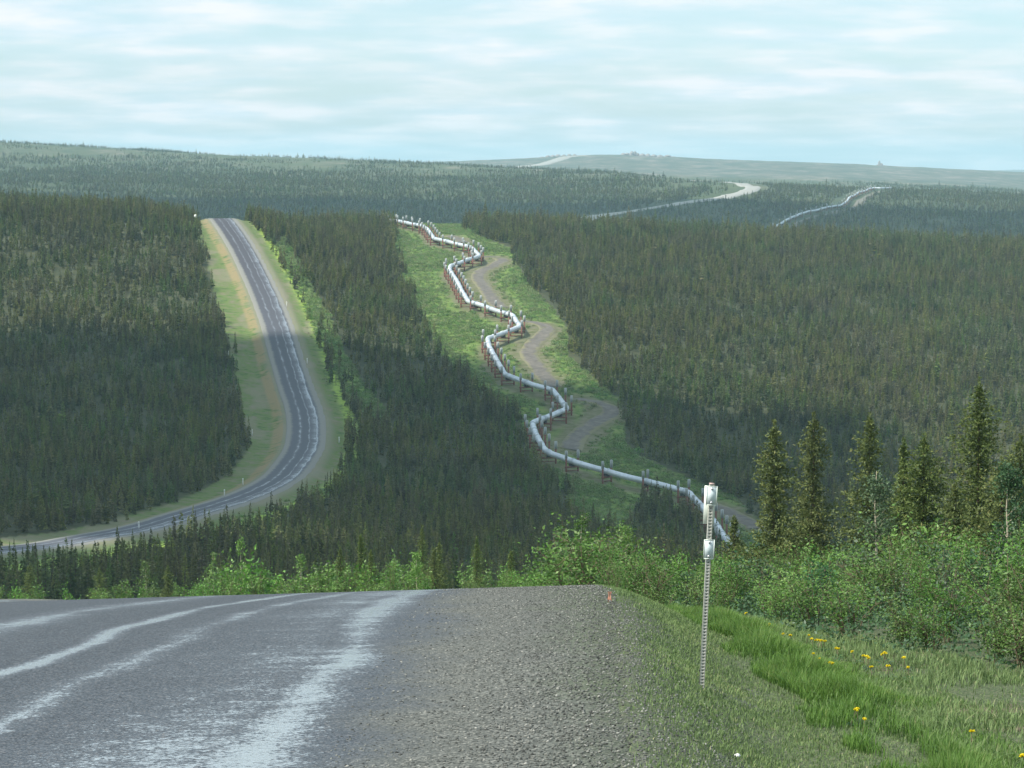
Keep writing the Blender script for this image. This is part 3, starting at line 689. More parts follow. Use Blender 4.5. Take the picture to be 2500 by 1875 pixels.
def scatter(name, pts, rot, scl, idx, sources, label=None, cat=None):
    me = bpy.data.meshes.new(name); me.vertices.add(len(pts)); me.vertices.foreach_set('co', np.asarray(pts, np.float32).ravel())
    for k, a, t, key in (('rot', rot, 'FLOAT_VECTOR', 'vector'), ('scl', scl, 'FLOAT_VECTOR', 'vector'), ('vid', idx, 'INT', 'value')):
        at = me.attributes.new(k, t, 'POINT'); at.data.foreach_set(key, np.asarray(a, np.int32 if t == 'INT' else np.float32).ravel())
    o = bpy.data.objects.new(name, me); COL.objects.link(o)
    g = bpy.data.node_groups.new(name + '_scatter', 'GeometryNodeTree')
    g.interface.new_socket('Geometry', in_out='INPUT', socket_type='NodeSocketGeometry'); g.interface.new_socket('Geometry', in_out='OUTPUT', socket_type='NodeSocketGeometry')
    gi = g.nodes.new('NodeGroupInput'); go = g.nodes.new('NodeGroupOutput'); iop = g.nodes.new('GeometryNodeInstanceOnPoints'); g2i = g.nodes.new('GeometryNodeGeometryToInstance')
    for s in sources:
        oi = g.nodes.new('GeometryNodeObjectInfo'); oi.transform_space = 'ORIGINAL'; oi.inputs['Object'].default_value = s; oi.inputs['As Instance'].default_value = False
        g.links.new(oi.outputs['Geometry'], g2i.inputs[0])
    def na(nm, t):
        n = g.nodes.new('GeometryNodeInputNamedAttribute'); n.data_type = t; n.inputs['Name'].default_value = nm; return n.outputs[0]
    g.links.new(gi.outputs[0], iop.inputs['Points']); g.links.new(g2i.outputs[0], iop.inputs['Instance']); iop.inputs['Pick Instance'].default_value = True
    g.links.new(na('vid', 'INT'), iop.inputs['Instance Index']); g.links.new(na('rot', 'FLOAT_VECTOR'), iop.inputs['Rotation']); g.links.new(na('scl', 'FLOAT_VECTOR'), iop.inputs['Scale'])
    g.links.new(iop.outputs[0], go.inputs[0])
    md = o.modifiers.new('scatter', 'NODES'); md.node_group = g
    tag(o, kind='stuff'); return o
def rots(n, tilt=.03): return np.stack([R.normal(0, tilt, n), R.normal(0, tilt, n), R.random(n) * 6.28], -1)
m = ~isind; n = m.sum()
w_ = sc[m] * R.uniform(.95, 1.45, n)
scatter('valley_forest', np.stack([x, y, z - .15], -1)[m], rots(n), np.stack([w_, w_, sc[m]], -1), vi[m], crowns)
print('forest', n)
# far hillside
x, y = jgrid(1700, 3700, 4.3, .205)
z = zground(x, y); px, py = project(x, y, z)
FRa = np.array(frp)[:, :2]
dfr = np.full(len(x), 1e9)
for a, b2 in zip(FRa[:-1], FRa[1:]):
    ab = b2 - a; t = np.clip(((x - a[0]) * ab[0] + (y - a[1]) * ab[1]) / (ab @ ab), 0, 1); dfr = np.minimum(dfr, np.hypot(x - a[0] - t * ab[0], y - a[1] - t * ab[1]))
FPX_ = [(1890,556),(1905,547),(1926,535),(1950,524),(1978,516),(2005,510.5),(2030,505),(2054,501),(2070,488),(2086,476.6),(2108,467),(2131,458.5),(2150,460),(2175,459)]
fpipe = [hit(a, b_, zground, 2.4, pick=(1700, 3300)) for a, b_ in FPX_]
FPa = np.array(fpipe)[:, :2]; dfp = np.full(len(x), 1e9)
for a, b2 in zip(FPa[:-1], FPa[1:]):
    ab = b2 - a; t = np.clip(((x - a[0]) * ab[0] + (y - a[1]) * ab[1]) / (ab @ ab), 0, 1); dfp = np.minimum(dfp, np.hypot(x - a[0] - t * ab[0], y - a[1] - t * ab[1]))
dens = .95 - .75 * smooth01((y - 2350 - (1250 - px) * .12) / 900) + .45 * vnoise(x / 70, y / 160, 31) + .3 * vnoise(x / 22, y / 50, 32)
keep = (R.random(len(x)) < dens) & (dfr > 16) & (dfp > 12) & ~(inpoly(px, py, GREENFAR) & (R.random(len(x)) < .8))
x, y, z, dens = (a[keep] for a in (x, y, z, dens)); n = len(x)
sc = np.clip(R.normal(.95, .25, n), .4, 1.9); sc *= .78 + .3 * smooth01(dens); sc[R.random(n) < .008] *= 1.9
scatter('far_forest', np.stack([x, y, z - .1], -1), rots(n), np.stack([sc * 1.2, sc * 1.2, sc * .72], -1), R.integers(0, len(VAR), n), crowns)
print('far', n)

# ------------------------------------------------------------------ willows and brush
def shrub(seed, H, rad, nleaf, nst=9, ls=1.0):
    rg = np.random.default_rng(seed); L = MB(); S = MB(); P = []; Rr = []
    for i in range(nst):
        a = rg.random() * 6.28; tip = np.array([math.cos(a) * rad * rg.uniform(.2, 1), math.sin(a) * rad * rg.uniform(.2, 1), H * rg.uniform(.6, 1.05)])
        mid_ = tip * .5 + np.array([0, 0, .12 * H]) + rg.normal(0, .05, 3); p0 = np.array([math.cos(a) * .08, math.sin(a) * .08, -.1])
        pts = [p0, mid_, tip]; S.tube(pts, [.014, .009, .003], 5, cap=False)
        for j in range(7):
            q = rg.uniform(.25, 1); c = (p0 * (1-q)**2 + 2 * mid_ * q * (1-q) + tip * q * q)
            c2 = c + rg.normal(0, .17 * rad + .04, 3) + np.array([0, 0, .08]); S.tube([c, c2], [.005, .002], 4, cap=False)
            k = nleaf // (nst * 7); sp = (.10 + .10 * rad)
            s = rg.random(k)[:, None]; P.append(c * (1 - s) + c2 * s + rg.normal(size=(k, 3)) * sp * .62)
            Rr.append(np.clip(rg.normal(.42, .2, k) + .25 * (c2[2] / H - .5), 0, 1))
    P = np.concatenate(P); P[:, 2] = np.abs(P[:, 2]); Rr = np.concatenate(Rr); n = len(P)
    D = rg.normal(size=(n, 3)); D[:, 2] = np.abs(D[:, 2]) * .6 + .1
    L.leaves(P, ls * rg.uniform(.04, .075, n), ls * rg.uniform(.022, .04, n), Rr, D, rg)
    return L, S
SH = []
for k, (H, rad, nl, ls) in enumerate(((1.5,.62,1500,1),(1.9,.6,1700,1),(1.2,.7,1500,1),(2.3,.55,1700,1),(1.0,.55,1200,1),(1.9,.6,420,2.6),(2.3,.5,420,2.6),(1.6,.7,420,2.5),(1.4,.65,1000,1.5),(1.8,.6,1100,1.4))):
    Lf, St = shrub(40 + k, H, rad, nl, ls=ls)
    e = empty('willow_shrub', (0, 0, 0)); Lf.build('leaves', M_willow if k < 8 else M_willow_dark, e); St.build('stems', M_stem, e); SH.append([e, H, False])
def put_shrub(k, x, y, h, label, group, sx=1.0):
    e, H, u = SH[k]
    if u: e = copy_tree(e)
    SH[k][2] = True
    s = h / H; e.location = (x, y, float(zground(x, y)) - .05); e.scale = (s * sx, s * sx, s); e.rotation_euler = (0, 0, R.random() * 6.28)
    return tag(e, label, 'shrub', group)
FY = [14, 22, 27, 32, 40, 46, 52, 58, 70, 110]; FX = [7.5, 6.0, 4.9, 4.0, 3.2, 2.6, 1.9, 1.6, 1.4, 1.4]
pts = []
tries = 0
while len(pts) < 280 and tries < 60000:
    tries += 1
    yy = R.uniform(25, 84); xx = R.uniform(1.2, .215 * yy + 3.0)
    f = np.interp(yy, FY, FX)
    if xx < f + .15: continue
    dmin = .62 + .012 * yy
    if all((xx - a)**2 + (yy - b_)**2 > dmin**2 for a, b_, _ in pts): pts.append((xx, yy, xx - f))
for xx, yy, dep in pts:
    front = dep < .9 and yy < 50
    h = (.55 if front else .85 + min(dep, 6) * .14) * R.uniform(.8, 1.25)
    if yy > 54: h = R.uniform(1.2, 2.0)
    pxx = 1250 + FPX * xx / yy
    if pxx > 1850 and not front: h *= .84
    if yy > 54 and 1490 < pxx < 1860: h = min(h, 1.25)
    if yy > 60 and 1380 < pxx < 1490: h *= 1.1
    if yy > 70 and pxx < 1560 : h = R.uniform(1.2, 1.9)
    if front: lb, gp = 'low leafy willow shrub at the front edge of the thicket beside the grass', 'low willows along the grass edge'
    elif yy < 54: lb, gp = 'green leafy willow shrub inside the roadside thicket right of the reflector post', 'willows of the roadside thicket'
    else: lb, gp = 'bright green willow shrub just beyond the road crest, below the pipeline', 'willows beyond the road crest on the right'
    if not front and R.random() < .22 and yy < 60: put_shrub(int(R.integers(8, 10)), xx, yy, h * .95, 'dark leafed alder shrub among the lighter willows of the roadside thicket', 'dark alders in the roadside thicket', 1.1); continue
    put_shrub(int(R.integers(0, 5)) if not front else int(R.choice([2, 4])), xx, yy, h, lb, gp, 1.15)
# bushes on the bank behind the crest, right of the falling road
pts = []; tries = 0
while len(pts) < 170 and tries < 60000:
    tries += 1
    pxx = R.uniform(-60, 1420); yy = 66 + 150 * R.random() ** 1.2; xx = (pxx - 1250) / FPX * yy
    if xx < float(np.interp(yy, RY, RX)) + 5.9 or 1062 < pxx < 1128: continue
    if pxx < 450 and R.random() < .45: continue
    if all((xx - a)**2 + (yy - b_)**2 > .8 for a, b_ in pts):
        pts.append((xx, yy))
        crest = 1464 - 32 * min(pxx, 1480) / 1480; hi = 40 if pxx < 500 else 75 if pxx < 1062 else 52 if pxx < 1330 else 80
        ztop = -math.tan(TH + math.atan((crest - 937.5) / FPX)) * yy; need = ztop - float(zground(xx, yy))
        h = need + R.uniform(8, hi) / FPX * yy
        q_ = put_shrub(int(R.choice([5, 6, 7]) if yy > 95 else R.choice([0, 1, 3])), xx, yy, float(np.clip(h, .7, 4.6)), 'leafy green bush on the bank just beyond the road crest, left of the willow thicket', 'bushes left of the thicket beyond the crest', .9); q_.name = 'leafy_bush'
# slim birches
def sapling(px, ptop, y, label, seed, wid=.42, bark=None, low=.3, nl=1500, leafm=None):
    ls = 1 + max(0, y - 80) / 65; nl = int(nl / ls ** 1.3)
    d = ray(px, ptop); top = d * (y / d[1]); zb = float(zground(top[0], top[1])); H = top[2] - zb
    rg = np.random.default_rng(seed); e = empty('birch_sapling', (top[0], top[1], zb)); tag(e, label, 'tree')
    T = MB(); T.tube([(0, 0, -.2), (.02, 0, H * .4), (-.02, .02, H * .75), (0, 0, H)], [.028, .022, .014, .004], 7)
    L = MB(); P = []
    for i in range(30):
        q = rg.uniform(low, 1); a = rg.random() * 6.28; ln = wid * (1.15 - q) * rg.uniform(.6, 1.3) + .06
        c = np.array([0, 0, q * H]); c2 = c + np.array([math.cos(a) * ln, math.sin(a) * ln, ln * .7])
        T.tube([c, c2], [.007, .002], 4, cap=False); k = nl // 30
        s = rg.random(k)[:, None] ** .7; P.append(c * (1 - s) + c2 * s + rg.normal(size=(k, 3)) * .075)
    P = np.concatenate(P); n = len(P); L.leaves(P, ls * rg.uniform(.04, .07, n), ls * rg.uniform(.025, .042, n), np.clip(rg.normal(.55, .2, n), 0, 1), None, rg)
    L.build('crown', leafm or M_willow, e); T.build('trunk', bark or M_birch, e); return e
sapling(2140, 1150, 52, 'slender young birch with a pale bare stem in front of a spruce', 1, .42, low=.5, nl=1700, leafm=M_willow_dark)
sapling(2462, 1150, 50, 'leafy young birch overlapping the spruces at the right edge', 2, .6, nl=3400, low=.1, leafm=M_willow_dark)
sapling(588, 1318, 180, 'tall thin birch behind the road crest, taller than the bushes beside it', 3, .7, low=.25, nl=1800)
sapling(356, 1375, 190, 'rounded light green birch above the left part of the road crest', 4, .8, low=.1, nl=2400)
sapling(520, 1352, 185, 'thin feathery birch left of the tallest crest birch', 5, .55, low=.2)
sapling(735, 1358, 150, 'small bright birch between bushes at the middle of the crest', 6, .6, low=.1)
sapling(1017, 1355, 105, 'bright leafed birch at the left rim of the gap in the roadside bushes', 7, .6, low=.1, nl=2200)
sapling(1420, 1268, 72, 'tallest leafy birch over the crest, left of the silver pipeline end', 8, .7, low=.1, nl=2600)
sapling(1530, 1290, 74, 'light green birch top just right of the tallest one beyond the crest', 9, .65, low=.1, nl=2200)

# low leafy growth under the shrubs
b = MB(); n = 150000
yy = R.uniform(23, 80, n); xx = R.uniform(1.2, .24 * 80, n); f = np.interp(yy, FY, FX) - .25 + .35 * vnoise(yy * 1.1, xx * 0, 4)
k = (xx > f) & (xx < .22 * yy + 2.5); xx, yy, f = xx[k], yy[k], f[k]; n = len(xx)
hh = R.random(n) * (.10 + .32 * smooth01((xx - f) / 1.2)) * (1 + .4 * vnoise(xx * 1.5, yy * 1.5, 3))
b.leaves(np.stack([xx, yy, zground(xx, yy) + hh], -1), R.uniform(.04, .075, n), R.uniform(.02, .04, n), np.clip(R.normal(.4, .2, n) + .25 * vnoise(xx, yy, 8), 0, 1), np.stack([R.normal(0, 1, n), R.normal(0, 1, n), R.random(n) * .9 + .1], -1))
tag(b.build('undergrowth', M_willow_dark), kind='stuff')

# brush in the pipeline corridor and along the verges
def tuft(seed, H, rad, nl=70):
    rg = np.random.default_rng(seed); b = MB(); d = rg.normal(size=(nl, 3)); d /= np.linalg.norm(d, axis=1, keepdims=True); r = rg.random(nl)[:, None] ** .4
    P = d * r * np.array([rad, rad, H * .5]) + np.array([0, 0, H * .42]); P[:, 2] = np.abs(P[:, 2])
    b.leaves(P, rg.uniform(.2, .42, nl), rg.uniform(.12, .24, nl), np.clip(rg.normal(.45, .22, nl) + .2 * (P[:, 2] / H - .5), 0, 1), None, rg); return b
bs0 = []
for k, (H, rad) in enumerate(((1.1,.9),(1.6,1.0),(.8,.8))):
    bs0.append((H, rad, tuft(70 + k, H, rad)))
CL = [(1055,700,2.2),(1268,1050,2.0)]
dark = [(1262,688,9,2.1),(1345,850,8,2.6),(1215,655,5,1.8),(1500,1080,4,2.0),(1090,770,5,1.6),(1165,765,5,1.8),(1120,740,3,1.5),(1290,690,4,2.0)]
def tdist(X, Y_):
    return min(float(np.min(np.hypot(t_[:, 0] - X, t_[:, 1] - Y_))) for t_ in TRK)
TRK = [catmull([hit(a, c, zground) for a, c in L_], 12) for L_ in PADPX]
bobj = []
for (qx, qy, cnt, hh) in dark:
    c0 = hit(qx, qy, zground)
    for j in range(cnt):
        X = c0[0] + R.normal(0, 2.2 + cnt * .12); Y_ = c0[1] + R.normal(0, 6)
        if tdist(X, Y_) < 4.5: continue
        H, rad, mb = bs0[j % 2]
        if len(bobj) < 3:
            e = bs0[len(bobj)][2].build('alder_bush', M_brush)
        else: e = bobj[j % 3].copy(); COL.objects.link(e)
        bobj.append(e); s = hh * R.uniform(.6, 1.1) / H; s = s * 1.0; e.location = (X, Y_, float(zground(X, Y_)) - .1); e.scale = (s, s, s); e.rotation_euler = (0, 0, R.random() * 6.28)
        tag(e, 'rounded dark green bush in the cleared strip beside the pipeline track', 'bush', 'dark bushes in the pipeline clearing')
x, y = jgrid(420, 1262, 1.05, .19)
z = zground(x, y); px, py = project(x, y, z); lat, _ = road_info(x, y)
inb = inpoly(px, py, BRUSH); ins = inpoly(px, py, STRIP)
inv = inpoly(px, py, VERGE) & (np.abs(lat) > 9.5 + 3 * vnoise(x / 8, y / 20, 4)) & (lat > 0) & (vnoise(x / 6, y / 9, 6) > .0)
def dpoly(x, y, lines):
    d = np.full(len(x), 1e9)
    for L_ in lines:
        P = catmull([hit(a, c, zground) for a, c in L_], 4)[:, :2]
        for a, b2 in zip(P[:-1], P[1:]):
            ab = b2 - a; t = np.clip(((x - a[0]) * ab[0] + (y - a[1]) * ab[1]) / (ab @ ab + 1e-9), 0, 1); d = np.minimum(d, np.hypot(x - a[0] - t * ab[0], y - a[1] - t * ab[1]))
    return d
pip = np.array([hit(a, c, zground, 2.6, pick=(520, 1265)) for a, c in PIPE_PX])
print('pipe D', np.round(pip[:, 1]).astype(int).tolist())
dt = dpoly(x, y, PADPX)
dp = np.full(len(x), 1e9)
for a, b2 in zip(pip[:-1, :2], pip[1:, :2]):
    ab = b2 - a; t = np.clip(((x - a[0]) * ab[0] + (y - a[1]) * ab[1]) / (ab @ ab + 1e-9), 0, 1); dp = np.minimum(dp, np.hypot(x - a[0] - t * ab[0], y - a[1] - t * ab[1]))
side = inb & (dt > 4.2 + 1.2 * vnoise(x / 6, y / 6, 3)) & (dp > 3.4)
# between track and pipe the ground is mown: keep it mostly open
k = (side & ((dt > 9) | (R.random(len(x)) < .35)) & ((dp > 7) | (R.random(len(x)) < .3))) | (ins & (R.random(len(x)) < .8)) | (inv & (R.random(len(x)) < .35))
k &= (np.abs(lat) > 8.2)
x, y, z, inv = x[k], y[k], z[k], inv[k]; n = len(x)
h = np.clip(.55 + .35 * R.random(n) + .35 * vnoise(x / 7, y / 12, 14), .25, 1.5) * np.where(inv, .6, 1)
scatter('brush', np.stack([x, y, z - .1], -1), rots(n), np.stack([h * 1.1, h * 1.1, h * .95], -1), R.integers(0, 3, n), bobj[:3])
print('brush', n)

# ------------------------------------------------------------------ pipeline
def pipe_mat():
    m, nt, bs = mat('galvanised_jacket'); P = geo(nt)
    c = ramp(nt, noise(nt, .35, 4, .6, P), [(.3, (.46,.51,.55)), (.6, (.62,.67,.70))])
    nt.links.new(c, bs.inputs['Base Color']); bs.inputs['Metallic'].default_value = .35; bs.inputs['Roughness'].default_value = .42; return m
M_pipe = pipe_mat()
M_fin = plain('aluminium_fins', (.50,.52,.50), .6, .1, var=.12, scale=1.5)
M_vsm = plain('red_brown_steel', (.17,.065,.045), .75, 0, var=.3, scale=1.2)
M_beam = plain('dark_steel', (.05,.05,.055), .7, .2)
def corner(P, r=2.0, n=6):
    out = [P[0]]
    for i in range(1, len(P) - 1):
        a, b_, c = P[i-1], P[i], P[i+1]; u = a - b_; v = c - b_; lu, lv = np.linalg.norm(u), np.linalg.norm(v); q = min(r, lu * .4, lv * .4)
        p0 = b_ + u / lu * q; p1 = b_ + v / lv * q
        for t in np.linspace(0, 1, n): out.append(p0 * (1-t)**2 + 2 * b_ * t * (1-t) + p1 * t * t)
    out.append(P[-1]); return np.array(out)
def resample(P, d):
    s = np.concatenate([[0], np.cumsum(np.linalg.norm(np.diff(P, axis=0), axis=1))]); u = np.arange(0, s[-1], d)
    return np.stack([np.interp(u, s, P[:, i]) for i in range(3)], -1), u
def make_pipe(P, label, rad=.70, hgt=2.5):
    P = corner(np.array(P)); Q, u = resample(P, 1.0)
    zg = sm(zground(Q[:, 0], Q[:, 1]), 12); Q[:, 2] = zg + hgt
    e = empty('pipeline', tuple(Q[0])); tag(e, label, 'pipeline')
    b = MB(); b.tube(Q - Q[0], rad, 16); b.build('pipe', M_pipe, e, smooth=True)
    b = MB()
    T = np.gradient(Q, axis=0); T /= np.linalg.norm(T, axis=1, keepdims=True)
    for i in range(6, len(Q) - 2, 6):
        b.tube([Q[i] - Q[0] - T[i] * .09, Q[i] - Q[0] + T[i] * .09], rad + .06, 16)
    b.build('joint_bands', M_pipe, e)
    return e, Q, T
pipeline, PQ, PT = make_pipe(pip, 'long silver pipeline zigzagging down the cleared slope on red posts', hgt=2.6)
sup = None
def make_support():
    e = empty('pipe_support', (0, 0, 0))
    for s in (-1, 1):
        b = MB(); b.tube([(s * 1.85, 0, -2.5), (s * 1.85, 0, 3.3)], .22, 12); p = b.build('post', M_vsm, e, smooth=False)
        b = MB(); b.tube([(s * 1.85, 0, 3.302), (s * 1.85, 0, 5.2)], .11, 10)
        for k in range(8):
            a = k * PI / 4; M = np.array([[math.cos(a), -math.sin(a), 0], [math.sin(a), math.cos(a), 0], [0, 0, 1]])
            b.box((s * 1.85 + math.cos(a) * .24, math.sin(a) * .21, 4.25), (.11, .018, .88), M)
        b.build('radiator_fins', M_fin, p)
    b = MB(); b.box((0, 0, 1.3), (2.15, .22, .2)); b.box((0, 0, .42), (1.9, .08, .10)); b.build('crossbeam', M_vsm, e)
    b = MB(); b.box((0, 0, 1.66), (.62, .55, .155)); b.box((-.5, 0, 1.95), (.12, .5, .18)); b.box((.5, 0, 1.95), (.12, .5, .18)); b.build('shoe', M_beam, e)
    b = MB(); a = np.linspace(0, 2 * PI, 25)
    for yy_ in (-.45, .45):
        o_, i_ = .79, .705
        V = [(rr * math.cos(t), yy_ + dy, 2.6 + rr * math.sin(t)) for t in a[:-1] for rr, dy in ((i_, -.1), (o_, -.1), (o_, .1), (i_, .1))]
        F = []
        for i in range(24):
            j = (i + 1) % 24
            for q in range(4): F.append([i*4+q, i*4+(q+1) % 4, j*4+(q+1) % 4, j*4+q])
        b.add(V, F)
    b.build('clamp', M_pipe, e)
    return e
sup0 = make_support(); first = True; cnt = 0
def place_sup(e, Q, T, i, hgt=2.6):
    e.location = (Q[i, 0], Q[i, 1], Q[i, 2] - hgt); e.rotation_euler = (0, 0, math.atan2(T[i, 1], T[i, 0]) - PI / 2)
i = 3
tot = len(PQ); stp = 10; print('pipe len', tot)
while i < tot - 1:
    e = sup0 if first else copy_tree(sup0); first = False; place_sup(e, PQ, PT, i); cnt += 1
    tag(e, 'red brown pipe support with two grey finned posts under the zigzag pipeline', 'pipe support', 'supports under the near pipeline')
    i += stp
print('supports', cnt)
fpl, FQ, FT = make_pipe(fpipe, 'distant silver pipeline climbing the far hazy hillside at right', rad=.75)
for i in range(8, len(FQ) - 1, max(34, len(FQ) // 22)):
    e = copy_tree(sup0); place_sup(e, FQ, FT, i)
    tag(e, 'tiny pipe support under the distant pipeline on the far hill', 'pipe support', 'supports under the distant pipeline')
ribbon('service_track', [np.array([p[0] + 9, p[1] - 4, 0]) for p in fpipe[1:-2]], 7.0, plain('pale_track', (.16,.145,.11), .9, scale=.2), .2, 1.0)

# ------------------------------------------------------------------ markers and signs
M_white = plain('white_paint', (.78,.78,.74), .5, var=.05)
def marker(px, py, lab):
    p = hit(px, py + 8, zground); e = empty('delineator_post', tuple(p)); b = MB(); b.box((0, 0, .55), (.10, .05, .85)); b.build('post', M_white, e)
    b = MB(); b.box((0, -.07, 1.15), (.12, .012, .22)); b.build('reflector', plain('reflector_sheet', (.8,.8,.72), .35), e); tag(e, lab, 'marker post', 'white marker posts along the valley road')
for px, py, lb in ((616,1055,'white marker post left of the bend of the valley road'),(593,1176,'white marker post at the inner foot of the bend, under the forest edge'),(548,1204,'white marker post below the bend where the road runs left'),(339,1285,'white marker post on the left stretch of the valley road'),(750,879,'white marker post on the bright verge right of the road above the bend'),(828,1073,'white marker post at the forest edge right of the bend'),(558,861,'white marker post at the forest edge left of the climbing road'),(700,740,'white marker post halfway up the right verge of the climbing road')):
    marker(px, py, lb)
p = hit(478, 549, zground); e = empty('road_sign', tuple(p)); tag(e, 'small white round road sign beside the hilltop, left of the road', 'road sign')
b = MB(); b.box((0, 0, 1.2), (.06, .05, 2.0)); b.build('post', M_beam, e)
b = MB(); b.tube([(0, -.10, 3.1), (0, -.05, 3.1)], .62, 20); b.build('sign_panel', M_white, e)

# telescopic reflector post beside the shoulder
p = hit(1713, 1679, zground, D0=10); LEAN = math.radians(2.7)
pe = empty('reflector_post', tuple(p)); pe.rotation_euler = (math.radians(-1), LEAN, math.radians(4))
pe.scale = (math.hypot(*p[:2]) * 503 / FPX / 1.625,) * 3
tag(pe, 'leaning perforated steel post with pale rectangular reflector plates at the grassy shoulder', 'marker post')
M_galv = plain('galvanised_steel', (.40,.40,.35), .55, .25, var=.1, scale=30); M_plate = plain('plate_rim', (.74,.79,.70), .5, .1, var=.05, scale=40); M_sheet = plain('reflective_sheet', (.60,.67,.67), .75, .1, var=.05, scale=60); M_bolt = plain('bolt_zinc', (.55,.55,.55), .3, .85)
b = MB(); hw = .0185; cell = .0254; ncell = 67; H = 1.625; z0 = H - ncell * cell
sq = [(-1,-1),(0,-1),(1,-1),(1,0),(1,1),(0,1),(-1,1),(-1,0)]; r_ = .0052
for k in range(ncell):
    zc = z0 + (k + .5) * cell
    V = [(sx_ * hw, -hw, zc + sy_ * cell / 2) for sx_, sy_ in sq] + [(r_ * math.cos(math.atan2(sy_, sx_)), -hw, zc + r_ * math.sin(math.atan2(sy_, sx_))) for sx_, sy_ in sq] + [(r_ * math.cos(math.atan2(sy_, sx_)), -hw + .003, zc + r_ * math.sin(math.atan2(sy_, sx_))) for sx_, sy_ in sq]
    b.add(V, [[i, (i+1) % 8, 8+(i+1) % 8, 8+i] for i in range(8)] + [[8+i, 8+(i+1) % 8, 16+(i+1) % 8, 16+i] for i in range(8)])
for (c, h) in (((-hw + .0012, .0015, (z0 + H) / 2), (.0012, hw - .0005, (H - z0) / 2)), ((hw - .0012, .0015, (z0 + H) / 2), (.0012, hw - .0005, (H - z0) / 2)), ((0, hw, (z0 + H) / 2), (hw - .003, .0012, (H - z0) / 2))):
    b.box(c, h)
b.build('post', M_galv, pe)
b = MB(); b.box((0, 0, H + .006), (.019, .017, .005)); b.build('cap', plain('pink_cap', (.55,.38,.34), .6), pe)
def plate(zc, hh, wh, yoff, xoff, rim, name='reflector_plate'):
    b = MB(); b.box((xoff, yoff, zc), (wh, .0015, hh))
    for sx_ in (-1, 1): b.box((xoff + sx_ * (wh - .003), yoff - .003, zc), (.003, .0015, hh))
    for sz_ in (-1, 1): b.box((xoff, yoff - .003, zc + sz_ * (hh - .003)), (wh - .006, .0015, .003))
    o = b.build(name, rim, pe); b = MB(); b.box((xoff, yoff - .0025, zc), (wh - .007, .001, hh - .007)); b.build('reflective_sheet', M_sheet, o)
    if hh < .1:
        for sz_ in (-1, 1):
            b = MB(); a = np.linspace(0, PI / 2, 6); bz = zc + sz_ * (hh - .022)
            V = [(xoff + .011 * math.cos(t) * math.cos(u), yoff - .0035 - .009 * math.sin(t), bz + .011 * math.cos(t) * math.sin(u)) for t in a for u in np.arange(12) * PI / 6]
            F = [[i*12+j, i*12+(j+1) % 12, (i+1)*12+(j+1) % 12, (i+1)*12+j] for i in range(5) for j in range(12)]
            b.add(V, F); b.build('bolt', M_bolt, o, smooth=True)
plate(H - .088, .077, .0435, -hw - .006, .0, M_plate); plate(H - .515, .078, .0425, -hw - .006, .0, M_plate)
b = MB(); b.box((-.008, hw + .004, H - .165), (.044, .0015, .152)); b.build('back_plate', M_plate, pe)

M_flag = plain('orange_flagging', (.60,.27,.18), .6)
for px, py, lb in ((1462,1431,'tiny orange survey flag standing at the road crest by the willows'),(1489,1481,'small orange survey flag at the gravel edge below the crest')):
    p = hit(px, py, zground, D0=10); e = empty('survey_flag', tuple(p)); b = MB(); b.tube([(0, 0, -.05), (-.01, 0, .17)], .003, 6); b.build('stake', M_stem, e)
    b = MB(); zz_ = np.linspace(.05, .17, 6); V = []
    for q in zz_: V += [(-.022 + .006 * math.sin(q * 60), .001, q), (.018 + .008 * math.sin(q * 40), .012 * math.sin(q * 50), q)]
    b.add(V, [[2*i, 2*i+1, 2*i+3, 2*i+2] for i in range(5)]); b.add(np.array(V) + (0, .002, 0), [[2*i, 2*i+2, 2*i+3, 2*i+1] for i in range(5)]); b.build('flag', M_flag, e); tag(e, lb, 'survey flag')
p = hit(1801, 1850, zground, D0=8); b = MB(); rr = np.random.default_rng(3)
V = [(math.cos(a) * .022 * rr.uniform(.6, 1.2) , math.sin(a) * .022 * rr.uniform(.6, 1.2), .012 + rr.uniform(-.01, .018)) for a in np.arange(9) * .698] + [(0, 0, .03), (0, 0, 0)]
b.add(V, [[i, (i+1) % 9, 9] for i in range(9)] + [[(i+1) % 9, i, 10] for i in range(9)]); o = b.build('paper_scrap', M_white); o.location = tuple(p); tag(o, 'crumpled scrap of white paper lying in the short grass', 'litter')

# ------------------------------------------------------------------ dandelions
M_yel = plain('dandelion_yellow', (.85,.70,.02), .6, var=.1, scale=40)
def dandelion():
    e = empty('dandelion', (0, 0, 0)); b = MB(); b.tube([(0, 0, -.14), (.005, 0, 0)], .0025, 5); b.build('stem', M_stem, e)
    b = MB(); n = 70; a = R.random(n) * 6.28; q = R.random(n); D = np.stack([np.cos(a) * (1 - .5 * q), np.sin(a) * (1 - .5 * q), .25 + q * .9], -1)
    b.leaves(np.zeros((n, 3)), .024, .010, R.random(n), D); b.build('flower_head', M_yel, e)
    b = MB(); 
    for k in range(6):
        a = k * 1.05; b.add([(0, 0, -.13), (math.cos(a-.2) * .05, math.sin(a-.2) * .05, -.10), (math.cos(a) * .1, math.sin(a) * .1, -.12), (math.cos(a+.2) * .05, math.sin(a+.2) * .05, -.10)], [[0, 1, 2, 3]])
    b.build('leaf_rosette', M_willow_dark, e); return e
DN = [(770,330),(823,345),(848,298),(957,360),(963,352),(893,362),(1030,400),(1065,407),(1155,407),(1170,425),(1192,430),(1205,432),(1218,434),(1235,435),(1290,470),(1300,474),(1370,487),(1178,498),(1207,523),(1262,543),(1273,545),(1425,508),(1440,511),(1450,518),(1518,500),(1530,493),(1622,517),(1463,563),(1545,557),(1643,565),(1385,775),(1392,770),(1428,820),(1957,880),(2205,1000)]
d0 = None
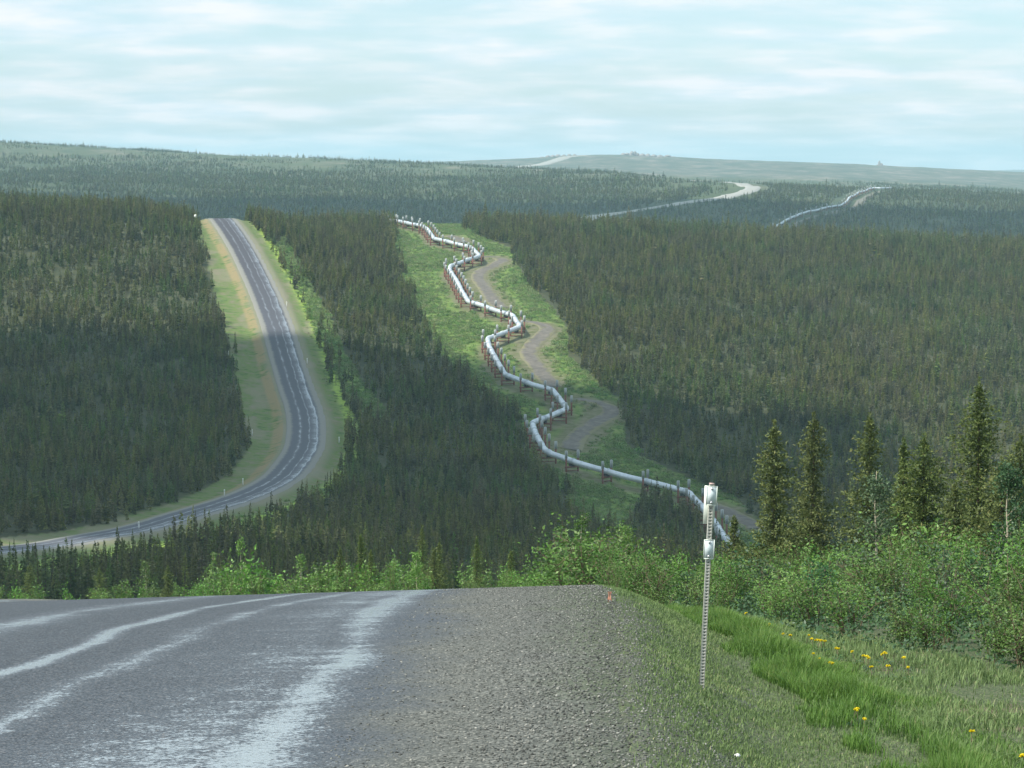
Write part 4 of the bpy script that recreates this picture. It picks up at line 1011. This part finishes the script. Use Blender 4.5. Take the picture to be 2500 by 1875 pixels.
for qx, qy in DN:
    e = dandelion() if d0 is None else copy_tree(d0); d0 = d0 or e
    p = hit(1400 + qx / 2.011, 1350 + qy / 2.011, zground, .13, D0=10); e.location = tuple(p); s = R.uniform(.8, 1.25); e.scale = (s, s, 1); e.rotation_euler = (R.normal(0, .25), R.normal(0, .25), R.random() * 6)
    tag(e, 'yellow dandelion flower in the grass between the ditch and the willow thicket', 'flower', 'dandelions in the roadside grass')

# ------------------------------------------------------------------ grass
def blades(name, xx, yy, h, w, rr, m, bend=.5):
    n = len(xx); z = zground(xx, yy); a = R.random(n) * 2 * PI; bd = np.abs(R.normal(0, bend, n)) * h
    dx, dy = np.cos(a), np.sin(a); px_, py_ = -dy * w, dx * w
    base = np.stack([xx, yy, z - .01], -1); sd = np.stack([px_, py_, 0 * w], -1)
    m1 = base + np.stack([dx * bd * .3, dy * bd * .3, h * .55], -1); tp = base + np.stack([dx * bd, dy * bd, h * np.sqrt(np.clip(1 - (bd / h * .5)**2, .2, 1))], -1)
    V = np.stack([base - sd, base + sd, m1 + sd * .8, m1 - sd * .8, tp], 1).reshape(-1, 3)
    i = np.arange(n)[:, None] * 5
    r5 = np.stack([rr * .5, rr * .5, rr, rr, np.clip(rr + .12, 0, 1)], 1).ravel()
    o = build(name, V, [i + np.array([[0, 1, 2, 3]]), i + np.array([[3, 2, 4]])], m, r5); return tag(o, kind='stuff')
def region(n, x0, x1, y0=12.5, y1=48):
    t = R.random(n); yy = y0 * (y1 / y0) ** t; xx = R.uniform(x0, x1, n); k = xx < .185 * yy + .4; return xx[k], yy[k]
xx, yy = region(360000, .4, 3.9)
edge_ = 1.05 - .6 * smooth01((34 - yy) / 20) + .25 * vnoise(yy * .35, 0 * yy, 3) - .25 * smooth01((yy - 30) / 10)
dn = smooth01((xx - edge_) / .75) * (.62 + .5 * vnoise(xx * 2.2, yy * .8, 12) + .25 * vnoise(xx * 6, yy * 3, 13))
k = R.random(len(xx)) < dn; xx, yy = xx[k], yy[k]; n = len(xx)
blades('short_grass', xx, yy, R.uniform(.012, .05, n), R.uniform(.0012, .0028, n) * (1 + yy / 40), np.clip(R.normal(.4, .25, n) + .2 * vnoise(xx * 1.5, yy * .7, 5), 0, 1), M_short)
def toe(yy): return 2.72 - .35 * smooth01((yy - 30) / 14) + .12 * vnoise(yy * .45, 0 * yy, 7)
t = R.random(170000); yy = 12.5 * (50 / 12.5) ** t; xx = toe(yy) + R.normal(.1, .34, len(yy)); n = len(xx)
cl_ = vnoise(xx * 2.5, yy * 1.2, 17); wd = np.exp(-((xx - toe(yy) - .1) / .32)**2)
k = (xx < .185 * yy + .4) & (R.random(n) < .52 + .7 * cl_) & (xx > toe(yy) - .28 + .15 * vnoise(yy * 1.3, 0 * yy, 2)); xx, yy, cl_, wd = xx[k], yy[k], cl_[k], wd[k]; n = len(xx)
blades('tall_grass', xx, yy, (.06 + .15 * wd * R.uniform(.5, 1.15, n)) * (1 + .35 * cl_), R.uniform(.0018, .0036, n) * (1 + yy / 60), np.clip(R.normal(.52, .17, n) + .1 * cl_, 0, .95), M_grass, .55)
xx, yy = region(260000, 3.0, 8.0, 14, 48)
f = np.interp(yy, FY, FX); cl_ = vnoise(xx * 1.6, yy * .9, 19) + .5 * vnoise(xx * 5, yy * 3, 20)
k = (xx < f + .3) & (R.random(len(xx)) < .42 + .4 * cl_); xx, yy, cl_ = xx[k], yy[k], cl_[k]; n = len(xx)
blades('field_grass', xx, yy, R.uniform(.03, .12, n) * (1 + .5 * cl_), R.uniform(.0015, .0032, n) * (1 + yy / 50), np.clip(R.normal(.42, .26, n), 0, 1), M_short, .8)

# ------------------------------------------------------------------ rock outcrops on the far ridge
M_rock = plain('granite', (.30,.28,.27), .9, var=.3, scale=.15)
M_pale = plain('pale_granite', (.55,.53,.50), .9, var=.2, scale=.15)
def tor(name, px0, D, blocks, label):
    x0 = (px0 - 1250) / FPX * D; e0 = np.array([x0, D, 0.])
    b = MB(); rg = np.random.default_rng(int(px0))
    for (dx, hp, wp) in blocks:          # offset, height, width in photo px
        s = D / FPX; X = x0 + dx * s; zz = float(zground(X, D)); h = hp * s; w_ = wp * s
        nu, nv = 10, 7; v = np.linspace(0, 1, nv); u = np.arange(nu) * 2 * PI / nu
        pr = (1 - v ** 2.2) ** .6
        P = np.stack([np.cos(u)[None] * pr[:, None] * w_ / 2, np.sin(u)[None] * pr[:, None] * w_ * .5, (v[:, None] * h - 1) * np.ones(nu)], -1)
        P *= 1 + rg.uniform(-.25, .25, P.shape) * np.array([1, 1, .3]); P += (X - x0, rg.normal(0, 4), zz)
        i = np.arange(nv - 1)[:, None] * nu; j = np.arange(nu)[None]; k = (j + 1) % nu
        b.add(P.reshape(-1, 3), np.stack([i + j, i + k, i + nu + k, i + nu + j], -1).reshape(-1, 4))
    o = b.build(name, M_rock); o.location = (x0, D, 0); return tag(o, label, 'rock outcrop')
tor('rock_outcrop', 1545, 4960, [(-24,6,14),(-15,7,14),(-4,12,13),(4,13,9),(11,9,12),(22,8,18),(36,8,16),(50,7,18),(66,6,18),(84,6.5,20),(98,3.5,18),(110,2,16)], 'jagged grey rock outcrop crowning the highest point of the far ridge')
tor('rock_outcrop', 1370, 5010, [(-46,3,14),(-32,5,14),(-20,6,12),(-8,7,16),(6,5,14),(20,6,12),(32,5,12),(-58,2,14)], 'low grey rock outcrop where the distant road tops the ridge')
tor('rock_outcrop', 2146, 4980, [(-1,14,7),(4,8,7),(-6,4.5,9),(11,3,10),(-13,2,8)], 'solitary pointed rock spire on the skyline at right')
tor('rock_outcrop', 1600, 4800, [], 'x') if False else None

cloud(-160, 690, 250, 120, .1, seed=2)
cloud(20, 560, 260, 115, -.05, seed=5)
cloud(-60, 2090, 620, 250, 0, seed=11)  # added out of view to darken the lower far hillside
cloud(-60, 365, 150, 85, 0, seed=8)

# ------------------------------------------------------------------ loose stones on the shoulder
n = 34000; t = R.random(n); yy = 12.5 * (44 / 12.5) ** t; xx = -1.1 + 2.9 * R.random(n) ** .8
k = (R.random(n) < .35 + .65 * smooth01((xx + .9) / 1.2)) & (R.random(n) < 1 - .75 * smooth01((xx - 1.0) / .7)); xx, yy = xx[k], yy[k]; n = len(xx)
lat_, rz_ = road_info(xx, yy); on = np.abs(lat_) < HALF + shoulder(yy) + .05
zz = np.where(on, rz_ + np.clip(cross(xx, yy), -.6, 0) + .015, zground(xx, yy))
O = np.array([[1,0,0],[0,1,0],[-1,0,0],[0,-1,0],[0,0,1],[0,0,-1]], float)
S_ = R.uniform(.004, .011, (n, 1, 1)) * R.uniform(.6, 1.3, (n, 1, 3)) * np.array([1.3, 1.3, .8]); an = R.random(n) * 6.28
Q = O[None] * S_ * R.uniform(.75, 1.25, (n, 6, 3)); Q = np.stack([Q[..., 0] * np.cos(an)[:, None] - Q[..., 1] * np.sin(an)[:, None], Q[..., 0] * np.sin(an)[:, None] + Q[..., 1] * np.cos(an)[:, None], Q[..., 2]], -1)
Q += np.stack([xx, yy, zz + .001], -1)[:, None]
FT_ = np.array([[0,1,4],[1,2,4],[2,3,4],[3,0,4],[1,0,5],[2,1,5],[3,2,5],[0,3,5]])
m, nt, bs = mat('loose_stone'); nt.links.new(ramp(nt, attr(nt, 'rnd'), GRAV), bs.inputs['Base Color']); bs.inputs['Roughness'].default_value = .9
tag(build('gravel', Q.reshape(-1, 3), (np.arange(n)[:, None, None] * 6 + FT_[None]).reshape(-1, 3), m, np.repeat(R.random(n), 6)), kind='stuff')
